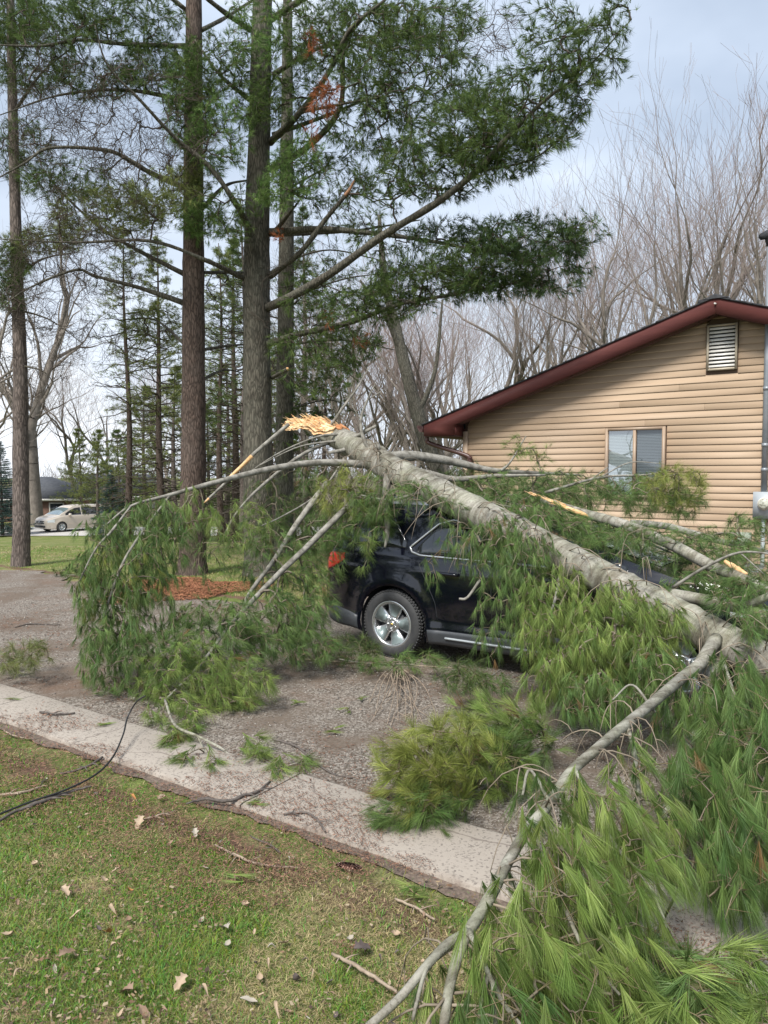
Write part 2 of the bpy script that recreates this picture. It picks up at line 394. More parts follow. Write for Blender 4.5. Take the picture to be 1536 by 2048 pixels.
def blades(x, y, z, L, wd, lean, col, m):
    n = len(x); a = RNG.uniform(0, 2*math.pi, n)
    d = np.stack([np.cos(a)*lean, np.sin(a)*lean, np.ones(n)], 1); d = nrm(d)*L[:, None]
    ph = RNG.uniform(0, 2*math.pi, n); w = np.stack([np.cos(ph), np.sin(ph), 0*ph], 1)*wd[:, None]/2
    base = np.stack([x, y, z], 1); mid = base+d*0.6; tip = base+d*np.array([1, 1, 0.85])+np.stack([np.cos(a), np.sin(a), -0.6+0*a], 1)*(L*lean*0.25)[:, None]
    v = np.stack([base-w, base+w, mid+w*.8, mid-w*.8, tip], 1).reshape(-1, 3)
    k = np.arange(n)[:, None]*5
    c = np.repeat(col, 5, axis=0)
    m.add(v, k+np.array([[0, 1, 2, 3]]), c); m.f.append(k+np.array([[3, 2, 4]])+m.n-len(v))
def grass_colours(x, y, n):
    p = 0.34*vnoise(x, y, 1.3, 1)+0.36*vnoise(x, y, 4.1, 2)+0.30*vnoise(x, y, 12, 3)+0.06
    dry = RNG.uniform(0, 1, n) < np.clip((p-0.40)*3.4, 0.14, 0.85)
    g = np.stack([RNG.uniform(0.09, 0.22, n), RNG.uniform(0.17, 0.31, n), RNG.uniform(0.02, 0.07, n)], 1)
    s = np.array([0.46, 0.38, 0.20])*RNG.uniform(0.4, 1.15, n)[:, None]
    return np.where(dry[:, None], s, g), dry
m = MB()
x, y = ground_samples(185000, -120, 1700, 1400, 2250)
n_ = SA*x+CA*y; s_ = CA*x-SA*y
bare = 0.5*vnoise(x, y, 2.0, 5)+0.5*vnoise(x, y, 6.3, 6)
edge = np.clip((2.90+0.04*nz1(s_, 2.6, 3)-n_)/0.4, 0.12, 1)
keep = (n_ < 2.955+0.04*nz1(s_, 2.6, 3)) & (RNG.uniform(0, 1, len(x)) < 0.12+0.88*edge) & (bare+0.25*edge > 0.42)
x, y = x[keep], y[keep]; n = len(x); c, dry = grass_colours(x, y, n)
dist = np.hypot(x, y)
L_ = RNG.uniform(0.022, 0.05, n)*np.where(dry, 0.8, 1.0)*(1+0.35*(vnoise(x, y, 2.1, 9)-0.4)); wd = RNG.uniform(0.0018, 0.0034, n)*np.clip(dist/2.6, 1, 2.2)
blades(x, y, np.full(n, -0.02), L_, wd, np.where(dry, RNG.uniform(0.8, 3, n), RNG.uniform(0.2, 1.2, n)), c, m)
# back lawn
x, y = ground_samples(60000, -100, 900, 1085, 1200)
n_ = SA*x+CA*y; s_ = CA*x-SA*y; keep = (n_ > 8.3+0.4*nz1(s_, 1.7)) & (y < 32) & ~((s_ > -6.9) & (n_ > 3)) ; x, y = x[keep], y[keep]; n = len(x)
c, dry = grass_colours(x, y, n); blades(x, y, gz(x, y)-0.02, RNG.uniform(0.03, 0.07, n), RNG.uniform(0.004, 0.009, n)*np.clip(y/14, 1, 2), RNG.uniform(0.4, 1.5, n), c, m)
M['grass'] = mat('grass blades', attr=True, rough=0.7, spec=0.25, transl=0.25)
go = m.build('grass', M['grass']); tag(go, 'short grass with green and straw coloured blades on the lawns', 'grass', kind='stuff')

# loose stones on the drive
m = MB(); n = 26000
x, y = ground_samples(n, -60, 1600, 1180, 1750)
n_ = SA*x+CA*y; s_ = CA*x-SA*y
dens = 0.6*vnoise(x, y, 1.1, 4)+0.4*vnoise(x, y, 3.7, 8)
keep = (n_ > 3.52) & (n_ < 7.6) & (RNG.uniform(0, 1, len(x)) < np.clip((dens-0.3)*3, 0.08, 1)); x, y = x[keep], y[keep]; n = len(x)
base = np.array([(1, 0, 0), (-.9, .2, 0), (.1, .8, 0), (0, -.9, .05), (.1, 0, .65), (0, .1, -.4)])
F = np.array([(0, 2, 4), (2, 1, 4), (1, 3, 4), (3, 0, 4), (2, 0, 5), (1, 2, 5), (3, 1, 5), (0, 3, 5)])
r = RNG.uniform(0.0035, 0.010, n)*np.clip(np.hypot(x, y)/5, .8, 1.5); a = RNG.uniform(0, 6.28, n)
v = base[None]*RNG.uniform(0.6, 1.3, (n, 6, 3)); ca, sa = np.cos(a)[:, None], np.sin(a)[:, None]
v = np.stack([v[..., 0]*ca-v[..., 1]*sa, v[..., 0]*sa+v[..., 1]*ca, v[..., 2]], -1)*r[:, None, None]
v[..., 0] += x[:, None]; v[..., 1] += y[:, None]; v[..., 2] += 0.003
g = RNG.uniform(0.13, 0.44, n)**1.2; c = np.stack([g*1.10, g, g*0.88], 1)
m.add(v.reshape(-1, 3), (np.arange(n)[:, None, None]*6+F[None]).reshape(-1, 3), np.repeat(c, 6, axis=0))
M['stone'] = mat('stone chips', attr=True, rough=0.9, spec=0.2)
o = m.build('gravel', M['stone']); tag(o, 'loose pale grey stone chips over the drive', 'gravel', kind='stuff')

# brown fallen needles and bark crumbs on kerb, drive and lawn edge
m = MB()
x, y = ground_samples(150000, -60, 1600, 1130, 1950)
n_ = SA*x+CA*y; s_ = CA*x-SA*y
pt = 0.46*vnoise(x*CA-y*SA, n_, 0.8, 11)+0.34*vnoise(x, y, 3.4, 12)+0.2*vnoise(x, y, 9, 13)
near_band = np.exp(-((n_-3.10)/0.27)**2)*(s_ < -1.2)*1.0 + np.exp(-((n_-2.97)/0.05)**2)*.9 + np.exp(-((n_-2.60)/0.42)**2)*1.5 + 0.40*(n_ > 3.5) + np.exp(-((n_-8.0)/0.5)**2)*0.4
keep = RNG.uniform(0, 1, len(x)) < np.clip((pt-0.44)*7, 0, 1)*near_band
x, y, nn_ = x[keep], y[keep], n_[keep]; n = len(x)
a = RNG.uniform(0, 3.14, n); Lh = RNG.uniform(0.003, 0.015, n)*np.clip(np.hypot(x, y)/5, .7, 1.7); wh = RNG.uniform(0.0010, 0.0036, n)*np.clip(np.hypot(x, y)/5, .8, 1.7)
z = np.where((nn_ > 2.95) & (nn_ < 3.5), 0.021, np.where(nn_ < 2.9, 0.010, 0.004))+RNG.uniform(0, 0.008, n)
u = np.stack([np.cos(a), np.sin(a), RNG.uniform(-.15, .25, n)], 1)*Lh[:, None]; w = np.stack([-np.sin(a), np.cos(a), RNG.uniform(-.5, .5, n)], 1)*wh[:, None]
p = np.stack([x, y, z], 1); v = np.stack([p-u-w, p+u-w*.3, p+u+w*.3, p-u+w], 1).reshape(-1, 3)
v[:, 2] = np.maximum(v[:, 2], 0.001)
c = np.array([0.17, 0.095, 0.065])*RNG.uniform(0.35, 1.6, n)[:, None]
m.add(v, np.arange(n*4).reshape(-1, 4), np.repeat(c, 4, axis=0))
# torn leaf crumbs and dry stalks all over the front lawn
x, y = ground_samples(16000, -60, 1300, 1480, 2150); n_ = SA*x+CA*y; q_ = 0.5*vnoise(x, y, 2.2, 21)+0.5*vnoise(x, y, 7, 22)
keep = (n_ < 2.9) & (RNG.uniform(0, 1, len(x)) < np.clip((q_-.40)*3.2, .04, .6)); x, y = x[keep], y[keep]; n = len(x)
a = RNG.uniform(0, 3.14, n); ln_ = RNG.uniform(.003, .012, n); u = np.stack([np.cos(a), np.sin(a), RNG.uniform(-.4, .4, n)], 1)*ln_[:, None]; w = np.stack([-np.sin(a), np.cos(a), RNG.uniform(-.9, .9, n)], 1)*(ln_*RNG.uniform(.15, .6, n))[:, None]
p = np.stack([x, y, RNG.uniform(0.0, .022, n)], 1); v = np.stack([p-u-w*.4, p+u*.6-w, p+u+w*.3, p-u*.4+w], 1).reshape(-1, 3)
cc_ = np.array([[.26, .19, .115], [.20, .125, .08], [.29, .235, .16], [.10, .07, .055]])[RNG.integers(0, 4, n)]*RNG.uniform(.6, 1.1, (n, 1)); m.add(v, np.arange(n*4).reshape(-1, 4), np.repeat(cc_, 4, axis=0))
# the orange heap of straw beside the middle pine
n = 14000; cpt = G(360, 1178); a = RNG.uniform(0, 6.28, n); rr = np.sqrt(RNG.uniform(0, 1, n))
rr = rr**1.3; wob = 1+.22*np.sin(3*a+1)+.15*np.sin(5*a); x = cpt[0]+np.cos(a)*rr*1.15*wob; y = cpt[1]+np.sin(a)*rr*1.3*wob; z = 0.035*(1-rr**2)+RNG.uniform(0, .02, n)
a = RNG.uniform(0, 3.14, n); u = np.stack([np.cos(a), np.sin(a), RNG.uniform(-.3, .3, n)], 1)*RNG.uniform(.015, .04, n)[:, None]; w = np.stack([-np.sin(a), np.cos(a), RNG.uniform(-.5, .5, n)], 1)*0.004
p = np.stack([x, y, z], 1); v = np.stack([p-u-w, p+u-w, p+u+w, p-u+w], 1).reshape(-1, 3)
m.add(v, np.arange(n*4).reshape(-1, 4), np.repeat(np.array([0.30, 0.135, 0.075])*RNG.uniform(0.4, 1.4, n)[:, None], 4, axis=0))
M['litter'] = mat('dead needle litter', attr=True, rough=0.95, spec=0.1)
o = m.build('pine_straw', M['litter']); tag(o, 'reddish brown fallen needles littering kerb and drive', 'pine straw', kind='stuff')
# ================================================================== the tan house
def siding_extra(t, src, vec):
    return src
M['siding'] = mat('tan siding', (0.385, 0.28, 0.19), 0.6, (0.42, 0.315, 0.22), 1.2, attr=False, bump=0.15, bscale=90, bdist=0.002, stretch=(0.25, 1, 4), spec=0.3)
M['siding2'] = mat('tan siding slightly faded', (0.40, 0.295, 0.205), 0.6, (0.43, 0.325, 0.23), 1.6, bump=0.15, bscale=90, bdist=0.002, stretch=(0.25, 1, 4), spec=0.3)
M['house_wrap'] = mat('dark wall behind the boards', (0.10, 0.065, 0.045), 0.9)
M['trim_tan'] = mat('tan brown trim', (0.30, 0.215, 0.15), 0.5, (0.35, 0.26, 0.185), 4)
M['fascia'] = mat('dark red fascia', (0.070, 0.016, 0.014), 0.7, (0.100, 0.026, 0.021), 2.5, stretch=(0.4, 1, 3), spec=0.4)
M['gutter'] = mat('brown metal gutter', (0.06, 0.025, 0.022), 0.4, (0.085, 0.04, 0.033), 3)
M['shingle'] = mat('dark shingles', (0.018, 0.019, 0.022), 0.9, (0.05, 0.05, 0.055), 40, bump=0.6, bscale=80)
M['white_metal'] = mat('off white metal', (0.62, 0.60, 0.56), 0.45, (0.70, 0.68, 0.64), 5)
M['grey_metal'] = mat('grey galvanised pipe', (0.20, 0.225, 0.25), 0.45, (0.28, 0.30, 0.32), 4, metal=0.3)
M['grey_box'] = mat('grey enamel box', (0.33, 0.36, 0.38), 0.4, (0.38, 0.41, 0.43), 4)
M['footing'] = mat('block footing', (0.25, 0.235, 0.21), 0.9, (0.33, 0.31, 0.28), 8, bump=0.4)
M['blind'] = mat('white blind slats', (0.47, 0.50, 0.50), 0.5)
M['dark_room'] = mat('dark room', (0.03, 0.03, 0.03), 0.9)
def glass_mat(name, tint=(0.9, 0.95, 0.95), f=0.35):
    m = bpy.data.materials.new(name); m.use_nodes = True; t = m.node_tree; N = t.nodes; Lk = t.links.new
    N.remove(N['Principled BSDF']); o = N['Material Output']
    a = N.new('ShaderNodeBsdfTransparent'); a.inputs[0].default_value = (*tint, 1); g = N.new('ShaderNodeBsdfGlossy'); g.inputs['Roughness'].default_value = 0.015
    g.inputs[0].default_value = (0.95, 0.97, 1, 1)
    lw = N.new('ShaderNodeLayerWeight'); lw.inputs[0].default_value = .25; ad = N.new('ShaderNodeMath'); ad.operation = 'ADD'; ad.inputs[1].default_value = f; ad.use_clamp = True
    Lk(lw.outputs['Facing'], ad.inputs[0]); x = N.new('ShaderNodeMixShader'); Lk(ad.outputs[0], x.inputs[0]); Lk(a.outputs[0], x.inputs[1]); Lk(g.outputs[0], x.inputs[2]); Lk(x.outputs[0], o.inputs[0])
    return m
M['pane'] = glass_mat('window glass', f=0.30)
M['screen_pane'] = glass_mat('glass behind an insect screen', (0.50, 0.53, 0.55), f=0.10)

HS, HN = -6.37, 11.85
house = empty('house', W(HS, HN, 0), -R(34.5))
tag(house, 'tan sided house with dark red fascia and a gable vent behind the fallen pine', 'house')
HW = 8.42; PK = 4.21; SL = 0.333
def rtop(x): return 2.81+SL*(min(x, 2*PK-x)+0.65)
m = MB()
m.add([(0, 0, 0.3), (HW, 0, 0.3), (HW, 0, rtop(HW)-.12), (PK, 0, rtop(PK)-.12), (0, 0, rtop(0)-.12), (0, 9, 0.3), (HW, 9, 0.3), (HW, 9, rtop(HW)-.12), (PK, 9, rtop(PK)-.12), (0, 9, rtop(0)-.12)],
      [(0, 1, 2, 3, 4), (9, 8, 7, 6, 5), (0, 4, 9, 5), (1, 6, 7, 2)])
m.build('wall', M['house_wrap'], house)
m = MB(); m.box((HW/2, 4.5, 0.14), (HW-0.04, 8.96, 0.36)); m.build('footing', M['footing'], house)
holes = [(2.54, 3.50, 1.52, 2.665), (4.035, 4.475, 3.42, 4.12)]
ch = 0.1025; i = 0; nb = 0
while 0.3+i*ch < 4.25:
    z0 = 0.3+i*ch; z1 = z0+ch
    def lim(z): return max(0.0, (z+0.20-2.81)/SL-0.65)
    a0, a1 = lim(z0)+0.06*(lim(z0) == 0), lim(z1)+0.06*(lim(z1) == 0)
    segs = [(a0, a1, HW-a0, HW-a1)]
    if a0 >= PK-0.05: break
    a1 = min(a1, PK-0.02)
    segs = [(a0, a1, HW-a0, HW-a1)]
    for hx0, hx1, hz0, hz1 in holes:
        if z1 > hz0+0.02 and z0 < hz1-0.02:
            ns = []
            for (b0, b1, c0, c1) in segs:
                if b0 < hx0 < c0:
                    ns.append((b0, b1, hx0, hx0)); ns.append((hx1, hx1, c0, c1))
                else: ns.append((b0, b1, c0, c1))
            segs = ns
    fs = []
    for (b0, b1, c0, c1) in segs:          # butt joints between board lengths
        if c0-b0 > 4.0:
            j = b0+(c0-b0)*(0.28+0.44*((i*0.618) % 1)); fs += [(b0, b1, j-.0015, j-.0015), (j+.0015, j+.0015, c0, c1)]
        else: fs.append((b0, b1, c0, c1))
    for (b0, b1, c0, c1) in fs:
        if c0-b0 < 0.03: continue
        yb, yt = -0.020, -0.011
        v = [(b0, yb, z0), (c0, yb, z0), (c0, yb-.001, z0+.012), (b0, yb-.001, z0+.012), (b1, yt, z1+.004), (c1, yt, z1+.004), (b0, -0.004, z0), (c0, -0.004, z0), (b1, -0.004, z1+.004), (c1, -0.004, z1+.004)]
        m = MB(); m.add(v, [(0, 1, 2, 3), (3, 2, 5, 4), (6, 7, 1, 0), (0, 3, 4, 8, 6), (1, 7, 9, 5, 2), (4, 5, 9, 8)])
        m.build('siding_board', M['siding2'] if (i*7+nb) % 5 == 0 else M['siding'], house); nb += 1
    i += 1
m = MB(); m.box((0.025, -0.025, 1.47), (0.09, 0.05, 2.42)); m.build('corner_trim', M['trim_tan'], house)
m = MB(); m.box((HW-0.025, -0.025, 1.47), (0.09, 0.05, 2.42)); m.build('corner_trim', M['trim_tan'], house)
# roof: slopes, shingles with stepped edge
for sgn in (1, -1):
    m = MB()
    def q(x): return x if sgn == 1 else 2*PK-x
    rows = 24; x0 = -0.69
    for r_ in range(rows):                 # overlapping courses, each lifted at its lower edge
        xa = x0+(PK-x0)*r_/rows; xb = x0+(PK-x0)*(r_+1)/rows+0.02
        za = 2.81+SL*(xa+0.65)+0.028; zb = 2.81+SL*(min(xb, PK)+0.65)+0.012; xb = min(xb, PK)
        v = [(q(xa), -0.385, za), (q(xb), -0.385, zb), (q(xb), 9.3, zb), (q(xa), 9.3, za), (q(xa), -0.385, za-.03), (q(xb), -0.385, zb-.012), (q(xb), 9.3, zb-.012), (q(xa), 9.3, za-.03)]
        f = [(0, 1, 2, 3), (4, 7, 6, 5), (0, 4, 5, 1), (3, 2, 6, 7), (0, 3, 7, 4)]
        m.add(v, f if sgn == -1 else [t[::-1] for t in f])
    o = m.build('roof_slope', M['shingle'], house)
    m = MB()                                # soffit boards under the overhang
    v = [(q(-.62), -.33, rtop(-.62)-.2), (q(PK), -.33, rtop(PK)-.2), (q(PK), 0, rtop(PK)-.2), (q(-.62), 0, rtop(-.62)-.2)]
    v += [(a, b, c+.012) for a, b, c in v]
    m.add(v, [(0, 1, 2, 3), (4, 5, 6, 7), (0, 1, 5, 4), (1, 2, 6, 5), (2, 3, 7, 6), (3, 0, 4, 7)]); m.build('soffit', M['gutter'], house)
    m = MB()                                # rake board with the boxed eave end
    pts = [(-.65, 2.60), (-.03, 2.60), (-.03, rtop(-.03)-.235), (PK, rtop(PK)-.225), (PK, rtop(PK)-.005), (-.65, rtop(-.65)-.005)]
    v = [(q(a), -.365, b) for a, b in pts]+[(q(a), -.332, b) for a, b in pts]; k = len(pts)
    m.add(v, [tuple(range(k))]+[tuple(range(2*k-1, k-1, -1))]+[(a, a+k, (a+1) % k+k, (a+1) % k) for a in range(k)])
    m.build('rake_board', M['fascia'], house)
    m = MB(); m.box((q(-.045), -.165, 2.70), (.03, .326, .19)); m.build('eave_return', M['fascia'], house)
    m = MB(); m.box((q(-.34), 4.3, 2.595), (.60, 9.25, .012)); m.build('soffit', M['gutter'], house)
    m = MB(); m.box((q(-.665), 4.4, 2.71), (.02, 9.4, .20)); m.build('fascia_board', M['fascia'], house)
    m = MB()                                # gutter trough
    v = []
    for yy in (-.36, 9.2):
        for (a, b) in ((-.68, 2.80), (-.68, 2.68), (-.75, 2.68), (-.80, 2.76), (-.80, 2.80), (-.792, 2.80), (-.792, 2.765), (-.745, 2.69), (-.688, 2.69), (-.688, 2.80)): v.append((q(a), yy, b))
    m.add(v, [tuple(range(10)), tuple(range(19, 9, -1))]+[(a, a+10, (a+1) % 10+10, (a+1) % 10) for a in range(10)]); m.build('gutter', M['gutter'], house)
m = MB(); m.add([(PK-.16, -.39, rtop(PK)-.015), (PK, -.39, rtop(PK)+.055), (PK+.16, -.39, rtop(PK)-.015), (PK-.16, 9.3, rtop(PK)-.015), (PK, 9.3, rtop(PK)+.055), (PK+.16, 9.3, rtop(PK)-.015)],
                 [(0, 1, 4, 3), (1, 2, 5, 4), (0, 2, 1), (3, 4, 5)]); m.build('ridge_cap', M['shingle'], house)
m = MB(); m.box((PK-.1, .25, rtop(PK)+.04), (.42, .5, .07)); m.build('ridge_vent', M['shingle'], house)
m = MB(); m.tube([(PK+.0, -.40, rtop(PK)-.09), (PK+.01, -.366, rtop(PK)-.09)], 0.013, 8); m.build('hook', M['white_metal'], house)
# downspout
m = MB(); p = spline([(-.70, -.17, 2.69), (-.70, -.17, 2.56), (-.62, -.16, 2.47), (.05, -.10, 2.26), (.14, -.085, 2.18), (.14, -.085, 2.05), (.14, -.085, .25)], 6)
m.tube(p, 0.042, 8); m.build('downspout', M['gutter'], house, smooth=True)
m = MB(); m.box((.14, -.09, 2.03), (.12, .10, .03)); m.box((.14, -.09, 1.0), (.12, .10, .03)); m.build('downspout_strap', M['gutter'], house)
# window
WX0, WX1, WZ0, WZ1 = 2.56, 3.48, 1.54, 2.645
win = empty('window', (0, 0, 0)); win.parent = house
m = MB()
for a in ((WX0+.02, (WZ0+WZ1)/2, .045, WZ1-WZ0), (WX1-.02, (WZ0+WZ1)/2, .045, WZ1-WZ0)): m.box((a[0], -.035, a[1]), (a[2], .06, a[3]))
m.box(((WX0+WX1)/2, -.036, WZ1-.022), (WX1-WX0-.086, .058, .045)); m.box(((WX0+WX1)/2, -.036, WZ0+.022), (WX1-WX0-.086, .058, .045))
m.build('frame', M['trim_tan'], win)
m = MB(); m.box(((WX0+WX1)/2, -.040, (WZ0+WZ1)/2), (.045, .05, WZ1-WZ0-.092)); m.build('mullion', M['trim_tan'], win)
for a, b, yy, gm in ((WX0+.043, (WX0+WX1)/2-.0235, -.03, 'pane'), ((WX0+WX1)/2+.0235, WX1-.043, -.022, 'screen_pane')):
    m = MB(); m.add([(a, yy, WZ0+.045), (b, yy, WZ0+.045), (b, yy, WZ1-.045), (a, yy, WZ1-.045)], [(0, 1, 2, 3)]); m.build('pane', M[gm], win)
    m = MB(); z = WZ0+.055
    while z < WZ1-.055:
        v = [(a+.008, -.014, z), (b-.008, -.014, z), (b-.008, -.006, z+.021), (a+.008, -.006, z+.021)]
        m.add(v, [(0, 1, 2, 3)]); z += .0235
    m.build('blind', M['blind'], win)
m = MB(); m.box(((WX0+WX1)/2, -.001, (WZ0+WZ1)/2), (WX1-WX0-.1, .003, WZ1-WZ0-.1)); m.build('backing', M['dark_room'], win)
# gable vent
vt = empty('gable_vent', (0, 0, 0)); vt.parent = house
vx0, vx1, vz0, vz1 = 4.05, 4.46, 3.44, 4.10
m = MB(); m.box((vx0+.012, -.03, (vz0+vz1)/2), (.028, .06, vz1-vz0)); m.box((vx1-.012, -.03, (vz0+vz1)/2), (.028, .06, vz1-vz0))
m.box(((vx0+vx1)/2, -.031, vz1-.012), (vx1-vx0-.056, .058, .024)); m.box(((vx0+vx1)/2, -.031, vz0+.012), (vx1-vx0-.056, .058, .03)); m.build('frame', mat('beige vent frame', (.44, .38, .29), .5), vt)
for k in range(11):
    z = vz0+.045+k*.0545
    m = MB(); m.add([(vx0+.028, -.052, z), (vx1-.028, -.052, z), (vx1-.028, -.03, z+.036), (vx0+.028, -.03, z+.036), (vx0+.028, -.046, z-.002), (vx1-.028, -.046, z-.002), (vx1-.028, -.024, z+.034), (vx0+.028, -.024, z+.034)],
                    [(0, 1, 2, 3), (7, 6, 5, 4), (0, 4, 5, 1), (2, 6, 7, 3), (0, 3, 7, 4), (1, 5, 6, 2)]); m.build('louver', M['white_metal'], vt)
m = MB(); m.box(((vx0+vx1)/2, -.003, (vz0+vz1)/2), (vx1-vx0-.05, .004, vz1-vz0-.04)); m.build('backing', M['dark_room'], vt)
# service mast, meter
MX = 4.86
m = MB(); m.tube([(MX, -.075, 1.62), (MX, -.075, 3.3), (MX, -.075, 5.15)], .042, 12); m.build('mast', M['grey_metal'], house, smooth=True)
m = MB()
for z in (1.95, 2.3, 3.1): m.tube([(MX, -.075, z), (MX, -.075, z+.05)], .049, 12)
m.build('pipe_coupling', M['grey_metal'], house)
m = MB(); m.tube([(MX, -.075, 5.12), (MX-.01, -.08, 5.22), (MX-.05, -.12, 5.27), (MX-.11, -.17, 5.23)], [.05, .06, .06, .045], 12); m.build('weather_head', M['shingle'], house, smooth=True)
m = MB(); m.tube([(MX, -.07, 1.28), (MX, -.07, .2)], .028, 10); m.build('conduit', M['grey_box'], house, smooth=True)
mt = MB(); mt.box((MX+.02, -.085, 1.47), (.30, .11, .38)); mb = mt.build('electric_meter', M['grey_box'], house)
m = MB(); m.tube([(MX+.02, -.141, 1.49), (MX+.02, -.165, 1.49)], .092, 20); m.build('ring', M['white_metal'], mb, smooth=False)
m = MB(); m.tube([(MX+.02, -.165, 1.49), (MX+.02, -.20, 1.49), (MX+.02, -.222, 1.49)], [.082, .08, .05], 20); m.build('dial_cover', mat('meter glass', (.50, .50, .42), .1, (.25, .25, .2), 14, nlo=.5, nhi=.55, coat=1), mb, smooth=True)
m = MB(); m.box((MX-.28, -.08, .92), (.26, .1, .30)); m.build('utility_box', mat('grey green box', (.25, .28, .22), .5, (.3, .33, .27), 5), house)

# ================================================================== houses beyond the road
def far_house(name, loc, rz, wd, dp, wh, rh, wallm, roofm, label, gable=True):
    t = empty(name, loc, rz); tag(t, label, 'house')
    m = MB(); m.box((0, 0, wh/2-.5), (wd, dp, wh+1)); m.build('wall', wallm, t)
    m = MB(); o = .45; x, y = wd/2+o, dp/2+o; i = 0 if gable else y*0.9
    v = [(-x, -y, wh-.05), (x, -y, wh-.05), (x, y, wh-.05), (-x, y, wh-.05), (-x+i, 0, wh+rh), (x-i, 0, wh+rh)]
    m.add(v, [(0, 1, 5, 4), (2, 3, 4, 5), (0, 4, 3), (1, 2, 5), (3, 2, 1, 0)]); m.build('roof', roofm, t)
    m = MB(); m.box((0, -y+.02, wh-.13), (2*x, .05, .18)); m.box((0, y-.02, wh-.13), (2*x, .05, .18)); m.box((-x, 0, wh-.13), (.05, 2*y, .18)); m.box((x, 0, wh-.13), (.05, 2*y, .18)); m.build('trim', M['white_metal'], t)
    for k in range(3):
        xx = (k-1)*wd*0.3
        m = MB(); m.box((xx, -dp/2-.03, wh*.55), (1.2, .06, 1.1)); f = m.build('window', M['white_metal'], t)
        m = MB(); m.box((xx, -dp/2-.065, wh*.55), (1.0, .02, .9)); m.build('pane', mat('dark pane', (.03, .035, .04), .08), f)
    return t
M['brick_far'] = mat('brown brick', (.16, .09, .065), .9, (.22, .13, .10), 6)
M['slate_far'] = mat('charcoal roof', (.055, .06, .07), .9, (.085, .09, .10), 5)
p = P(95, 1000, 62); far_house('brick_house', (p[0]-1.0, 64, -2.0), 0.06, 7.2, 7, 2.0, 1.75, M['brick_far'], M['slate_far'], 'low brown brick house with charcoal roof behind the parked minivan', gable=False)
p = P(205, 1000, 66); t = far_house('cottage', (p[0], 70, -2.0), math.pi/2-0.5, 8, 5.5, 2.0, 2.0, mat('pale wall', (.42, .38, .36), .8), M['slate_far'], 'pale cottage with charcoal gable roof beside the blue spruce')
